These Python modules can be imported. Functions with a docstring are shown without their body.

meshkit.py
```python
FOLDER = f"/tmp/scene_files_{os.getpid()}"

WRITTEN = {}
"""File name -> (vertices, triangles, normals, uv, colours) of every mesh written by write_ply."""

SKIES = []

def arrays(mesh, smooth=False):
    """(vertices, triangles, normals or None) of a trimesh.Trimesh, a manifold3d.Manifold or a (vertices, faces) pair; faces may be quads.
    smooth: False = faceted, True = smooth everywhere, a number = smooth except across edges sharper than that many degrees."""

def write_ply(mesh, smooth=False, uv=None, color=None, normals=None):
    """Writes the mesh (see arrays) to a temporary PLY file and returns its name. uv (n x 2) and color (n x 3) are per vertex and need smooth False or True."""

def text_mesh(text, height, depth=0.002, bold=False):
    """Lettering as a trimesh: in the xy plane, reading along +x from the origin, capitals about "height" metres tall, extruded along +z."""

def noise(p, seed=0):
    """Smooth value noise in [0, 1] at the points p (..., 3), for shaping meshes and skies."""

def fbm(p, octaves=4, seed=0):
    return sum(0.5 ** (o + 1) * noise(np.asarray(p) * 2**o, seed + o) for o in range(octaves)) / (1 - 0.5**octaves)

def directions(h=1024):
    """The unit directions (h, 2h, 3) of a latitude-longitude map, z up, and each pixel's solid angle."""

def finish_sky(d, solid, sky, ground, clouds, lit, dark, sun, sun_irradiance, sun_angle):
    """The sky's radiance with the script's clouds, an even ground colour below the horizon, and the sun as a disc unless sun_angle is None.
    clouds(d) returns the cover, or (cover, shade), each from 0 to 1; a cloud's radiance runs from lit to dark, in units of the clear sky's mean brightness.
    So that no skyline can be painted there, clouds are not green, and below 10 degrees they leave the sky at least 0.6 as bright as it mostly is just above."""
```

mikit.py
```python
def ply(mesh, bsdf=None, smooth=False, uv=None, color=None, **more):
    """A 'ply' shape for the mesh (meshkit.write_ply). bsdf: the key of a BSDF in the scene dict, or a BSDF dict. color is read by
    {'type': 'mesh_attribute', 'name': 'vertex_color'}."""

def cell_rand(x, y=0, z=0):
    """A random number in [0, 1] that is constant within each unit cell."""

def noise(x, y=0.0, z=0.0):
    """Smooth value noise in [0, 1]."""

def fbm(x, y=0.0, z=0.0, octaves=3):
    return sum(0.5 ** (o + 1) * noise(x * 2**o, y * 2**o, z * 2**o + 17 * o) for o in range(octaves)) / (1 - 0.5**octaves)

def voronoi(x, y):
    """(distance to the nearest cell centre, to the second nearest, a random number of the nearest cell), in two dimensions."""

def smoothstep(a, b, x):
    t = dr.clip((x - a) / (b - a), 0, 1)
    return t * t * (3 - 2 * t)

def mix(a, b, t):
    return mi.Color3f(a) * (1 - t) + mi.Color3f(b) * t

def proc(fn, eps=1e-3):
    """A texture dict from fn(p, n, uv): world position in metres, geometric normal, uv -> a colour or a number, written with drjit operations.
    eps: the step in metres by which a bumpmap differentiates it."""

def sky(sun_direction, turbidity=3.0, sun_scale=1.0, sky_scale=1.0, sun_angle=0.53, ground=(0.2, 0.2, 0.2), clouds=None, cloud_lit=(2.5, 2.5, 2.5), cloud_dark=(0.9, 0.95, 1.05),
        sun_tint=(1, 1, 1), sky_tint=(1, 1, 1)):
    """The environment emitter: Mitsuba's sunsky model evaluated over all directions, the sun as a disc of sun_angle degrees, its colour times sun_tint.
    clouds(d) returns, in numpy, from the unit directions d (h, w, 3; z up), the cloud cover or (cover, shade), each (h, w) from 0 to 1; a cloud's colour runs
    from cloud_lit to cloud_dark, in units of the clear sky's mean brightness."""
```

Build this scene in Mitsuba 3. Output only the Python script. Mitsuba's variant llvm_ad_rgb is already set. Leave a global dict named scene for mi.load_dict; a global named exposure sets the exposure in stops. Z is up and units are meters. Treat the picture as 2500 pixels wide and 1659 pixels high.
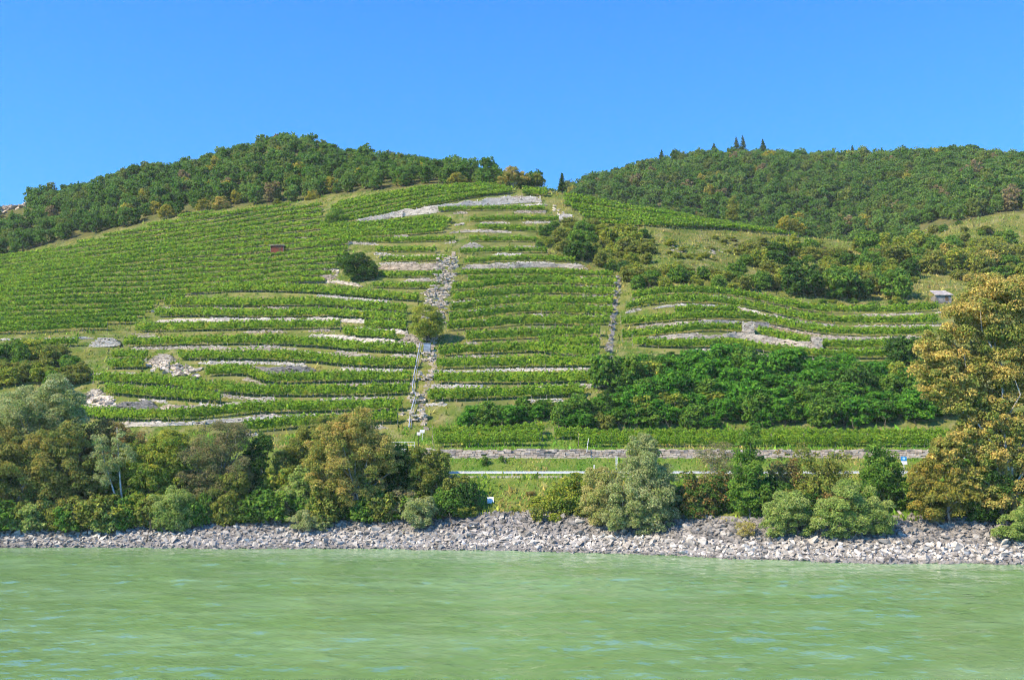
import math
import numpy as np
import trimesh
import drjit as dr
import mitsuba as mi
import mikit
import meshkit
from scipy.interpolate import PchipInterpolator
from scipy.ndimage import gaussian_filter

T = mi.ScalarTransform4f
scene, labels = {}, {}

# ----------------------------------------------------------------------------- camera, sky, exposure
F_PX, CAM_Z, PITCH = 2401.0, 8.7, math.atan(328.5 / 2401.0)          # focal length in pixels of a 2500 x 1659 picture
scene['camera'] = {'type': 'perspective', 'fov': 2 * math.degrees(math.atan(1250 / F_PX)), 'fov_axis': 'x', 'near_clip': 1.0, 'far_clip': 6000.0,
                   'to_world': T().look_at(origin=[0, 0, CAM_Z], target=[0, math.cos(PITCH), CAM_Z + math.sin(PITCH)], up=[0, 0, 1])}
SUN = np.array([-0.66, -0.40, 0.68])


def thin_haze(d):
    return 0.34 * np.exp(-np.degrees(np.arcsin(np.clip(d[..., 2], 0, 1))) / 13.0)


scene['sky'] = mikit.sky(SUN.tolist(), turbidity=2.2, sky_tint=(0.225, 0.92, 1.80), ground=(0.12, 0.16, 0.08), clouds=thin_haze, cloud_lit=(0.95, 1.75, 2.6))
exposure = 2.45

# ----------------------------------------------------------------------------- view geometry used to lay the site out
K = 2500 / 2363.0
CP, SP = math.cos(PITCH), math.sin(PITCH)


def slope_of(px, py):
    """(x / y, z rise / y) of the line of sight through a picture point (2500 px wide)."""
    u, v = (np.asarray(px, float) - 1250) / F_PX, (829.5 - np.asarray(py, float)) / F_PX
    fy = CP - SP * v
    return u / fy, (SP + CP * v) / fy


def V2(vx, vy):
    return vx * K, vy * K


def zat(vx, vy, d):
    return CAM_Z + d * float(slope_of(vx * K, vy * K)[1])


# ----------------------------------------------------------------------------- terrain
# every column: bearing (x of the 2363 wide view), then (distance, 'v' view height | height in metres)
NEARC = [(143.2, 12.3)]
COLS = {
    -160: [(152, 14), (185, 25), (200, 34), (250, 54), (330, 79), (455, 121), (520, 105), (700, 60)],
    0: [(152, 13.6), (172, 18), (186, 27), (200, ('v', 790)), (330, ('v', 594)), (450, 129), (520, 112), (700, 60)],
    150: [(152, 13.6), (170, 18), (186, 27), (201, ('v', 787)), (325, ('v', 562)), (445, 133), (520, 115), (700, 60)],
    300: [(150, 13.5), (160, ('v', 970)), (178, ('v', 890)), (205, ('v', 780)), (318, ('v', 528)), (440, 140), (520, 122), (700, 70)],
    450: [(150, 13.5), (158, ('v', 978)), (205, ('v', 762)), (250, ('v', 640)), (310, ('v', 494)), (430, 140), (520, 124), (700, 70)],
    600: [(150, 13.5), (156, ('v', 985)), (205, ('v', 742)), (250, ('v', 600)), (302, ('v', 483)), (428, 149.5), (520, 130), (700, 80)],
    680: [(150, 13.5), (156, ('v', 985)), (205, ('v', 738)), (250, ('v', 590)), (300, ('v', 474)), (425, 150.5), (520, 130), (700, 80)],
    760: [(150, 13.5), (156, ('v', 980)), (205, ('v', 730)), (250, ('v', 560)), (295, ('v', 462)), (410, 138), (520, 124), (700, 85)],
    900: [(150, 13.8), (156, ('v', 972)), (185, ('v', 800)), (222, ('v', 645)), (258, ('v', 525)), (285, ('v', 442)), (388, 127), (480, 118), (700, 90)],
    1050: [(150, 14.3), (157, ('v', 945)), (187, ('v', 785)), (224, ('v', 625)), (260, ('v', 492)), (278, ('v', 431)), (360, 115), (450, 116), (700, 110)],
    1150: [(150, 14.5), (158, ('v', 935)), (187, ('v', 780)), (225, ('v', 622)), (262, ('v', 486)), (276, ('v', 432)), (335, 104), (400, 108), (500, 130), (700, 110)],
    1220: [(150, 14.8), (158, ('v', 930)), (187, ('v', 780)), (225, ('v', 622)), (262, ('v', 484)), (274, ('v', 436)), (315, 94), (360, 94), (500, 138), (700, 120)],
    1300: [(150, 14.8), (158, ('v', 918)), (187, ('v', 777)), (225, ('v', 624)), (258, ('v', 500)), (272, ('v', 446)), (300, 82), (340, 84), (500, 149), (700, 130)],
    1400: [(152, 15), (158, ('v', 905)), (187, ('v', 775)), (225, ('v', 630)), (255, ('v', 530)), (270, ('v', 468)), (300, 72), (340, 80), (520, 163), (700, 140)],
    1500: [(152, 15), (157, ('v', 930)), (172, ('v', 832)), (187, ('v', 765)), (208, ('v', 660)), (245, ('v', 555)), (272, ('v', 488)), (300, 66), (338, 79), (535, 171), (700, 150)],
    1600: [(152, 15.2), (156, 17.5), (172, ('v', 830)), (205, ('v', 675)), (240, ('v', 580)), (262, ('v', 528)), (272, ('v', 507)), (300, 62), (335, 78), (550, 181), (700, 150)],
    1800: [(152, 15.2), (156, 17.5), (172, ('v', 832)), (205, ('v', 705)), (240, ('v', 620)), (262, ('v', 563)), (275, ('v', 542)), (300, 61), (335, 78), (560, 184), (700, 150)],
    2000: [(152, 15.2), (156, 17.5), (172, ('v', 832)), (205, ('v', 722)), (235, ('v', 642)), (262, ('v', 582)), (278, ('v', 562)), (300, 64), (335, 77), (560, 184), (700, 150)],
    2200: [(152, 15.2), (156, 17.5), (172, ('v', 830)), (205, ('v', 710)), (235, ('v', 650)), (262, ('v', 600)), (290, ('v', 553)), (325, ('v', 522)), (560, 184), (700, 150)],
    2363: [(152, 15.2), (156, 17.5), (172, ('v', 825)), (205, ('v', 700)), (235, ('v', 645)), (262, ('v', 595)), (290, ('v', 558)), (322, ('v', 500)), (560, 178), (700, 150)],
    2560: [(152, 15.2), (156, 17.5), (172, ('v', 820)), (205, ('v', 695)), (235, ('v', 640)), (262, ('v', 590)), (290, ('v', 552)), (322, ('v', 495)), (560, 170), (700, 140)],
}
SHORE_V = [(-400, 1258), (0, 1262), (300, 1263), (800, 1265), (1200, 1271), (1400, 1275), (1500, 1278), (1700, 1289), (1900, 1296), (2363, 1301), (2800, 1303)]


def shore_d(vx):
    vy = np.interp(vx, [a for a, b in SHORE_V], [b for a, b in SHORE_V])
    return -CAM_Z / slope_of(np.asarray(vx) * K, vy * K)[1]


D_AX = np.concatenate([np.arange(70, 90, 4), np.arange(90, 150, 0.75), np.arange(150, 300, 1.2), np.arange(300, 705, 4.0)])
U_AX = np.concatenate([np.linspace(-1.5, -0.62, 24, endpoint=False), np.linspace(-0.62, 0.62, 270), np.linspace(0.62, 1.5, 25)[1:]])
ROAD_Y0, ROAD_Y1, WALL_Y = 132.3, 138.6, 142.0


def make_terrain():
    us, prof = [], []
    for vx, pts in sorted(COLS.items()):
        us.append(float(slope_of(vx * K, 829.5)[0]))
        s = float(shore_d(vx))
        q = [(60, -8), (s - 25, -5), (s, -0.02), (s + 3.5, 1.7), (s + 7.5, 3.7), (min(s + 11, 129), 5.2), (131.6, 8.28), (132.2, 8.32), (138.8, 8.36), (139.3, 8.5), (141.7, 10.85), (142.25, 10.95), (142.5, 12.22)] + NEARC
        q += [(d, zat(vx, z[1], d) if isinstance(z, tuple) else z) for d, z in pts]
        q = np.array([p for i, p in enumerate(q) if i == 0 or p[0] > q[i - 1][0] + 0.05])
        prof.append(PchipInterpolator(q[:, 0], q[:, 1])(D_AX))
    prof = np.array(prof)
    us = np.array(us)
    z = PchipInterpolator(us, prof, axis=0)(np.clip(U_AX, us[0], us[-1]))
    far = D_AX[None, :] > 150
    sm = gaussian_filter(z, (4, 1.2))
    z = np.where(far, sm, gaussian_filter(z, (2.5, 0)))
    X, Y = U_AX[:, None] * D_AX[None, :], np.broadcast_to(D_AX[None, :], z.shape)
    P = np.stack([X, Y, z * 0], -1).reshape(-1, 3)
    n = (meshkit.fbm(P * 0.11) - 0.0).reshape(z.shape)
    n2 = meshkit.fbm(P * 0.5 + 31).reshape(z.shape)
    n, n2 = n - n.mean(), n2 - n2.mean()
    amp = np.where(Y > 150, 1.0, np.where(Y > 143, 0.25, np.where(Y > 131, 0.0, 0.35)))
    amp = amp * np.clip((Y - 88) / 10, 0, 1)
    return z + amp * (0.9 * n + 0.35 * n2), X, Y


ZG, XG, YG = make_terrain()


def Hud(u, d):
    """Ground height at bearing u = x / y and distance d = y."""
    u, d = np.broadcast_arrays(np.asarray(u, float), np.asarray(d, float))
    i = np.clip(np.searchsorted(U_AX, u) - 1, 0, len(U_AX) - 2)
    j = np.clip(np.searchsorted(D_AX, d) - 1, 0, len(D_AX) - 2)
    a = np.clip((u - U_AX[i]) / (U_AX[i + 1] - U_AX[i]), 0, 1)
    b = np.clip((d - D_AX[j]) / (D_AX[j + 1] - D_AX[j]), 0, 1)
    return (ZG[i, j] * (1 - a) + ZG[i + 1, j] * a) * (1 - b) + (ZG[i, j + 1] * (1 - a) + ZG[i + 1, j + 1] * a) * b


def H(x, y):
    return Hud(np.asarray(x) / np.asarray(y), y)


_SD = np.arange(100, 640, 0.4)


def ground(px, py, dmin=143.5, dmax=640):
    """Points of the ground seen at picture points (2500 px wide): an (n, 3) array."""
    px, py = np.atleast_1d(np.asarray(px, float)), np.atleast_1d(np.asarray(py, float))
    u, k = slope_of(px, py)
    sd = _SD[(_SD >= dmin) & (_SD <= dmax)]
    out = np.empty((len(px), 3))
    for s in range(0, len(px), 400):
        uu, kk = u[s:s + 400, None], k[s:s + 400, None]
        f = Hud(uu, sd[None]) - (CAM_Z + sd[None] * kk)
        above = f >= 0
        hit = above.any(1)
        j = np.where(hit, above.argmax(1), np.abs(f).argmin(1))
        j0 = np.maximum(j - 1, 0)
        r = np.arange(len(j))
        f0, f1 = f[r, j0], f[r, j]
        t = np.where((f1 - f0) != 0, np.clip(-f0 / np.where(f1 == f0, 1, f1 - f0), 0, 1), 0)
        d = np.where(hit, sd[j0] + t * (sd[j] - sd[j0]), sd[j])
        out[s:s + 400] = np.stack([uu[:, 0] * d, d, Hud(uu[:, 0], d)], 1)
    return out


def at(px, py, d):
    u, k = slope_of(px, py)
    return np.array([u * d, d, CAM_Z + k * d])


# ----------------------------------------------------------------------------- materials
def rgb(*c):
    return {'type': 'rgb', 'value': list(map(float, c))}


scene['leaf_material'] = {'type': 'principledthin', 'base_color': {'type': 'mesh_attribute', 'name': 'vertex_color'}, 'roughness': 0.6, 'diff_trans': 0.9, 'eta': 1.35, 'spec_trans': 0.0}
LEAF = 'leaf_material'


def diffuse(key, fn, rough=None):
    scene[key] = {'type': 'twosided', 'bsdf': {'type': 'diffuse', 'reflectance': mikit.proc(fn) if callable(fn) else rgb(*fn)}}
    return key


def ground_noise(p, n, uv):
    a = mikit.fbm(p.x * 0.7, p.y * 0.7, p.z * 0.7, 4)
    b = mikit.fbm(p.x * 3.1 + 5, p.y * 3.1, p.z * 3.1, 3)
    c = mikit.mix((0.08, 0.135, 0.026), (0.20, 0.19, 0.06), mikit.smoothstep(0.35, 0.65, a))
    return c * (0.55 + 0.9 * b)


scene['hill_ground'] = {'type': 'blendbsdf', 'weight': 0.45,
                        'a': {'type': 'twosided', 'bsdf': {'type': 'diffuse', 'reflectance': {'type': 'mesh_attribute', 'name': 'vertex_color'}}},
                        'b': {'type': 'twosided', 'bsdf': {'type': 'diffuse', 'reflectance': mikit.proc(ground_noise)}}}


def stone_fn(base, dark):
    def fn(p, n, uv):
        a = mikit.fbm(p.x * 2.3, p.y * 2.3, p.z * 2.3, 4)
        b = mikit.noise(p.x * 0.9 + 3, p.y * 0.9, p.z * 2.0)
        return mikit.mix(dark, base, mikit.smoothstep(0.25, 0.6, a)) * (0.7 + 0.5 * b)
    return fn


diffuse('stone_pale', stone_fn((0.60, 0.54, 0.44), (0.36, 0.31, 0.24)))
diffuse('stone_white', stone_fn((0.70, 0.65, 0.56), (0.48, 0.43, 0.35)))
diffuse('stone_grey', stone_fn((0.36, 0.34, 0.31), (0.19, 0.18, 0.16)))
diffuse('stone_dark', stone_fn((0.27, 0.265, 0.25), (0.13, 0.13, 0.12)))
diffuse('riprap_white', stone_fn((0.66, 0.63, 0.56), (0.44, 0.42, 0.37)))
diffuse('riprap_pale', stone_fn((0.47, 0.45, 0.40), (0.28, 0.265, 0.235)))
diffuse('riprap_grey', stone_fn((0.30, 0.285, 0.255), (0.155, 0.147, 0.13)))
diffuse('stone_warm', stone_fn((0.55, 0.47, 0.37), (0.30, 0.25, 0.18)))
diffuse('wood_stake', stone_fn((0.36, 0.32, 0.26), (0.20, 0.17, 0.13)))
diffuse('bark_grey', stone_fn((0.30, 0.28, 0.24), (0.14, 0.12, 0.10)))
diffuse('bark_pale', stone_fn((0.52, 0.50, 0.45), (0.28, 0.26, 0.22)))
diffuse('bark_dark', stone_fn((0.12, 0.10, 0.08), (0.05, 0.045, 0.035)))
diffuse('soil', stone_fn((0.40, 0.34, 0.25), (0.24, 0.20, 0.13)))
diffuse('asphalt', stone_fn((0.30, 0.295, 0.285), (0.22, 0.215, 0.21)))
diffuse('paint_white', (0.78, 0.78, 0.76))
diffuse('paint_blue', (0.03, 0.25, 0.55))
diffuse('paint_dark', (0.05, 0.04, 0.035))
diffuse('brick_red', stone_fn((0.23, 0.075, 0.05), (0.13, 0.045, 0.03)))
diffuse('roof_grey', stone_fn((0.42, 0.40, 0.38), (0.30, 0.28, 0.26)))
diffuse('wood_brown', stone_fn((0.16, 0.10, 0.06), (0.08, 0.05, 0.03)))
scene['galvanised'] = {'type': 'twosided', 'bsdf': {'type': 'principled', 'base_color': rgb(0.78, 0.80, 0.82), 'metallic': 0.25, 'roughness': 0.5}}
scene['pipe_metal'] = {'type': 'twosided', 'bsdf': {'type': 'principled', 'base_color': rgb(0.42, 0.47, 0.54), 'metallic': 0.3, 'roughness': 0.45}}


# ----------------------------------------------------------------------------- small mesh helpers
def put(key, mesh, bsdf, label=None, category=None, group=None, kind=None, **kw):
    scene[key] = mikit.ply(mesh, bsdf, **kw)
    tag(key, label, category, group, kind)
    return key


def tag(key, label=None, category=None, group=None, kind=None):
    d = {k: v for k, v in dict(label=label, category=category, group=group, kind=kind).items() if v}
    if d:
        labels[key] = d


COUNT = {}


def numbered(name):
    COUNT[name] = COUNT.get(name, -1) + 1
    return name if COUNT[name] == 0 else f"{name}_{COUNT[name]:03d}"


def join(parts):
    vs, fs, n = [], [], 0
    for v, f in parts:
        vs.append(v)
        fs.append(f + n)
        n += len(v)
    return np.vstack(vs), np.vstack(fs)


BOXV = np.array([[x, y, z] for x in (-.5, .5) for y in (-.5, .5) for z in (-.5, .5)], float)
BOXF = np.array([[0, 1, 3], [0, 3, 2], [4, 6, 7], [4, 7, 5], [0, 4, 5], [0, 5, 1], [2, 3, 7], [2, 7, 6], [0, 2, 6], [0, 6, 4], [1, 5, 7], [1, 7, 3]])


def box(c, s, rot=0.0):
    v = BOXV * np.asarray(s, float)
    ca, sa = math.cos(rot), math.sin(rot)
    v = np.stack([v[:, 0] * ca - v[:, 1] * sa, v[:, 0] * sa + v[:, 1] * ca, v[:, 2]], 1)
    return v + np.asarray(c, float), BOXF


def many_boxes(C, S, rng, jit=0.0, yaw=None):
    """n boxes at centres C with sizes S; every corner moved a little, so that none is a perfect block."""
    n = len(C)
    v = BOXV[None] * S[:, None, :]
    v = v * (1 + jit * rng.uniform(-1, 1, v.shape))
    if yaw is not None:
        ca, sa = np.cos(yaw)[:, None], np.sin(yaw)[:, None]
        v = np.stack([v[..., 0] * ca - v[..., 1] * sa, v[..., 0] * sa + v[..., 1] * ca, v[..., 2]], -1)
    v = v + C[:, None, :]
    f = BOXF[None] + (np.arange(n) * 8)[:, None, None]
    return v.reshape(-1, 3), f.reshape(-1, 3)


def tube(points, radii, sides=6):
    p = np.asarray(points, float)
    t = np.gradient(p, axis=0)
    t /= np.linalg.norm(t, axis=1, keepdims=True) + 1e-12
    a = np.cross(t, np.where(np.abs(t[:, 2:]) < 0.9, [0, 0, 1.0], [1.0, 0, 0]))
    a /= np.linalg.norm(a, axis=1, keepdims=True) + 1e-12
    b, ang = np.cross(t, a), np.arange(sides) * 2 * np.pi / sides
    v = p[:, None] + np.broadcast_to(radii, (len(p),))[:, None, None] * (np.cos(ang)[None, :, None] * a[:, None] + np.sin(ang)[None, :, None] * b[:, None])
    i, j = np.meshgrid(np.arange(len(p) - 1), np.arange(sides), indexing='ij')
    q = np.stack([i * sides + j, i * sides + (j + 1) % sides, (i + 1) * sides + (j + 1) % sides, (i + 1) * sides + j], -1).reshape(-1, 4)
    return v.reshape(-1, 3), np.vstack([q[:, [0, 1, 2]], q[:, [0, 2, 3]]])


def leaf_quads(C, N, size, color, rng, aspect=0.62, fold=0.18, along=None):
    """n folded leaf sprays: centres C, facing N, length size, one colour each. Returns vertices, triangles, vertex colours."""
    n = len(C)
    N = N / (np.linalg.norm(N, axis=1, keepdims=True) + 1e-9)
    r = rng.normal(size=(n, 3)) if along is None else along + 0.5 * rng.normal(size=(n, 3))
    t = r - (r * N).sum(1, keepdims=True) * N
    t /= np.linalg.norm(t, axis=1, keepdims=True) + 1e-9
    b = np.cross(N, t)
    s = np.asarray(size).reshape(-1, 1) * np.ones((n, 1))
    L, W, Fo = 0.5 * s, 0.5 * s * aspect, s * fold
    v = np.stack([C + t * L, C + b * W - N * Fo, C - t * L, C - b * W - N * Fo], 1).reshape(-1, 3)
    f = (np.array([[0, 1, 2], [0, 2, 3]])[None] + (np.arange(n) * 4)[:, None, None]).reshape(-1, 3)
    return v, f, np.repeat(color, 4, axis=0)


LEAF_GAIN = np.array([2.35, 2.25, 2.2])


def leaf_colors(hues, n, rng, spread=0.22, patch=None):
    """hues: list of (colour, weight). patch: a number from 0 to 1 per leaf that picks the hue in clumps."""
    w = np.cumsum([h[1] for h in hues])
    w = w / w[-1]
    pick = np.searchsorted(w, np.clip(rng.random(n) if patch is None else np.clip(patch + 0.12 * rng.normal(size=n), 0, 0.999), 0, 0.9999))
    c = np.array([h[0] for h in hues])[pick] * LEAF_GAIN
    return np.clip(c * np.exp(spread * rng.normal(size=(n, 1))) * (1 + 0.06 * rng.normal(size=(n, 3))), 0.004, 0.9)


def unit(rng, n):
    d = rng.normal(size=(n, 3))
    return d / np.linalg.norm(d, axis=1, keepdims=True)


def leaves_on_blobs(blobs, leaf, hues, rng, dens=1.0, aspect=0.62, up=0.35, loose=0.75, droop=0.0, spread=0.22):
    """Leaves spread over and through lumps (centre, radii, patch value): the foliage of a crown."""
    Cs, Ns, pts = [], [], []
    for c, r, pv in blobs:
        r = np.broadcast_to(r, (3,))
        area = 4 * math.pi * (r[0] * r[1] * r[2]) ** (2 / 3)
        n = max(6, int(dens * 1.75 * area / (leaf * leaf * aspect)))
        d = unit(rng, n)
        d[:, 2] = np.where(d[:, 2] < -0.5, -d[:, 2], d[:, 2])
        rad = np.where(rng.random(n) < 0.72, rng.uniform(0.82, 1.12, n), rng.uniform(0.35, 0.85, n))
        Cs.append(c + d * r * rad[:, None])
        Ns.append(d / np.maximum(r, 1e-3) * r.mean() + loose * rng.normal(size=(n, 3)) + [0, 0, up])
        pts.append(np.full(n, pv))
    C, N, pv = np.vstack(Cs), np.vstack(Ns), np.concatenate(pts)
    n = len(C)
    col = leaf_colors(hues, n, rng, spread, pv)
    along = np.tile([0, 0, -droop], (n, 1)) if droop else None
    return leaf_quads(C, N, leaf * rng.uniform(0.65, 1.3, n), col, rng, aspect, along=along)


def lumps(ells, rng, frac=0.3, rmin=0.35, rmax=1.5, fill=1.0, flat=0.85):
    """Fills ellipsoids (centre, radii) with smaller lumps, most of them near the surface."""
    out = []
    for c, r in ells:
        r = np.asarray(r, float)
        m = r.min()
        s = float(np.clip(frac * (r[0] * r[1] * r[2]) ** (1 / 3), rmin, rmax))
        area = 4 * math.pi * (r[0] * r[1] * r[2]) ** (2 / 3)
        k = max(4, int(fill * 0.75 * area / (math.pi * s * s)))
        d = unit(rng, k)
        rad = np.where(rng.random(k) < 0.75, rng.uniform(0.72, 0.98, k), rng.uniform(0.15, 0.7, k))
        p = c + d * np.maximum(r - 0.35 * s, 0.3 * r) * rad[:, None]
        sz = s * rng.uniform(0.6, 1.3, k)
        for a, b in zip(p, sz):
            out.append((a, np.array([b, b, b * flat]) * rng.uniform(0.85, 1.15, 3), rng.random()))
    return out


# ----------------------------------------------------------------------------- setting: terrain, road, water
def terrain_mesh():
    nu, nd = ZG.shape
    v = np.stack([XG, YG, ZG], -1).reshape(-1, 3)
    i, j = np.meshgrid(np.arange(nu - 1), np.arange(nd - 1), indexing='ij')
    a = i * nd + j
    q = np.stack([a, a + nd, a + nd + 1, a + 1], -1).reshape(-1, 4)
    return v, q


def edge_d(u):
    """Distance at which the forest begins, by bearing."""
    vx = (1250 + F_PX * np.asarray(u)) / K
    return np.interp(vx, [-800, -160, 0, 150, 300, 450, 600, 760, 900, 1050, 1220, 1300, 1400, 1500, 1980, 2100, 2200, 2280, 2363, 3000],
                     [345, 338, 333, 328, 321, 313, 305, 298, 288, 281, 279, 283, 302, 300, 300, 300, 322, 326, 326, 330])


FOREST_EDGE = [(0, 594), (60, 583), (130, 572), (230, 547), (330, 522), (420, 497), (500, 489), (600, 482), (700, 470), (800, 455), (900, 441), (1000, 430), (1100, 428), (1180, 430), (1300, 440)]


def build_terrain():
    v, q = terrain_mesh()
    x, y = v[:, 0], v[:, 1]
    n = meshkit.fbm(np.stack([x, y, 0 * x], 1) * 0.16 + 7)
    n = (n - n.min()) / (n.max() - n.min())
    m = meshkit.fbm(np.stack([x, y, 0 * x], 1) * 0.6 + 70)
    m = (m - m.min()) / (m.max() - m.min())
    t = np.clip((n - 0.35) / 0.3, 0, 1)[:, None]
    dry, green, earth, wood, lawn = (np.array(c) for c in ((0.165, 0.18, 0.045), (0.09, 0.155, 0.026), (0.30, 0.26, 0.16), (0.08, 0.075, 0.04), (0.11, 0.24, 0.03)))
    c = dry * t + green * (1 - t)
    c = np.where((m > 0.62)[:, None], 0.5 * c + 0.5 * earth, c)
    c = np.where((y < 151)[:, None], lawn * 0.75 + 0.25 * c, c)
    c = np.where((y < 131)[:, None], 0.45 * lawn + 0.55 * (dry * t + green * (1 - t)), c)
    sd = shore_d((1250 + F_PX * np.clip(x / y, -0.7, 0.7)) / K)
    c = np.where((y < sd + 7)[:, None], np.array([0.24, 0.225, 0.19]), c)
    c = np.where((y > edge_d(x / y) + 2)[:, None], wood, c)
    put('hillside', (v, q), 'hill_ground', kind='structure', smooth=True, color=c * (0.75 + 0.5 * m[:, None]))


build_terrain()

xs = np.concatenate([np.linspace(-230, -80, 20), np.linspace(-79, 79, 60), np.linspace(80, 230, 20)])


def strip(y0, y1, z0, z1, xs):
    v = np.concatenate([np.stack([xs, xs * 0 + y0, xs * 0 + z0], 1), np.stack([xs, xs * 0 + y1, xs * 0 + z1], 1)])
    k = len(xs)
    i = np.arange(k - 1)
    return v, np.stack([i, i + 1, i + 1 + k, i + k], 1)


put('road', strip(132.5, 138.6, 8.40, 8.42, xs), 'asphalt', kind='structure')
put('road__kerb', box((0, 131.78, 8.2), (230, 0.22, 0.62)), 'stone_pale')
put('road__edge_marking', strip(132.8, 132.95, 8.406, 8.406, xs), 'paint_white')
put('road__edge_marking_001', strip(138.1, 138.25, 8.424, 8.424, xs), 'paint_white')


def water_mesh():
    gx = np.concatenate([-np.geomspace(900, 72, 26), np.linspace(-71, 71, 520), np.geomspace(72, 900, 26)])
    gy = np.concatenate([np.linspace(-400, 28, 22), 30 + 92 * np.linspace(0, 1, 260) ** 1.15, [123.5, 126, 130]])
    X, Y = np.meshgrid(gx, gy, indexing='ij')
    inside = np.clip((75 - np.abs(X)) / 8, 0, 1) * np.clip((Y - 30) / 6, 0, 1)

    def nz(sx, sy, o):
        return meshkit.noise(np.stack([X.ravel() * sx + 0.35 * Y.ravel() * sx, Y.ravel() * sy, np.full(X.size, o)], 1)).reshape(X.shape) - 0.5

    big = nz(0.035, 0.11, 3.0)
    z = 0.22 * nz(0.10, 0.22, 0.5) + (0.11 + 0.20 * np.clip(big + 0.1, 0, 1)) * nz(0.50, 0.75, 9.1) + (0.13 + 0.26 * np.clip(big, 0, 1)) * nz(1.25, 1.8, 21.7) + 0.055 * nz(2.0, 2.8, 44.0)
    v = np.stack([X, Y, z * inside], -1).reshape(-1, 3)
    nx, ny = X.shape
    i, j = np.meshgrid(np.arange(nx - 1), np.arange(ny - 1), indexing='ij')
    a = i * ny + j
    return v, np.stack([a, a + ny, a + ny + 1, a + 1], -1).reshape(-1, 4)


def water_color(p, n, uv):
    a = mikit.fbm(p.x * 0.05 + p.y * 0.01, p.y * 0.13, 2.0, 3)
    b = mikit.fbm(p.x * 0.25, p.y * 0.6, 5.0, 2)
    t = mikit.smoothstep(0.3, 0.7, 0.6 * a + 0.4 * b)
    return mikit.mix((0.125, 0.232, 0.082), (0.168, 0.292, 0.132), t)


def water_bump(p, n, uv):
    return mikit.fbm(p.x * 2.6 + p.y * 0.5, p.y * 3.6, 1.0, 3)


scene['water_material'] = {'type': 'bumpmap', 'arbitrary': {'type': 'texture_placeholder'}} if False else {
    'type': 'bumpmap', 'tex': mikit.proc(water_bump, eps=0.03), 'scale': 0.03,
    'bsdf': {'type': 'principled', 'base_color': mikit.proc(water_color), 'roughness': 0.07, 'specular': 0.5}}
put('river_water', water_mesh(), 'water_material', kind='structure', smooth=True)

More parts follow.
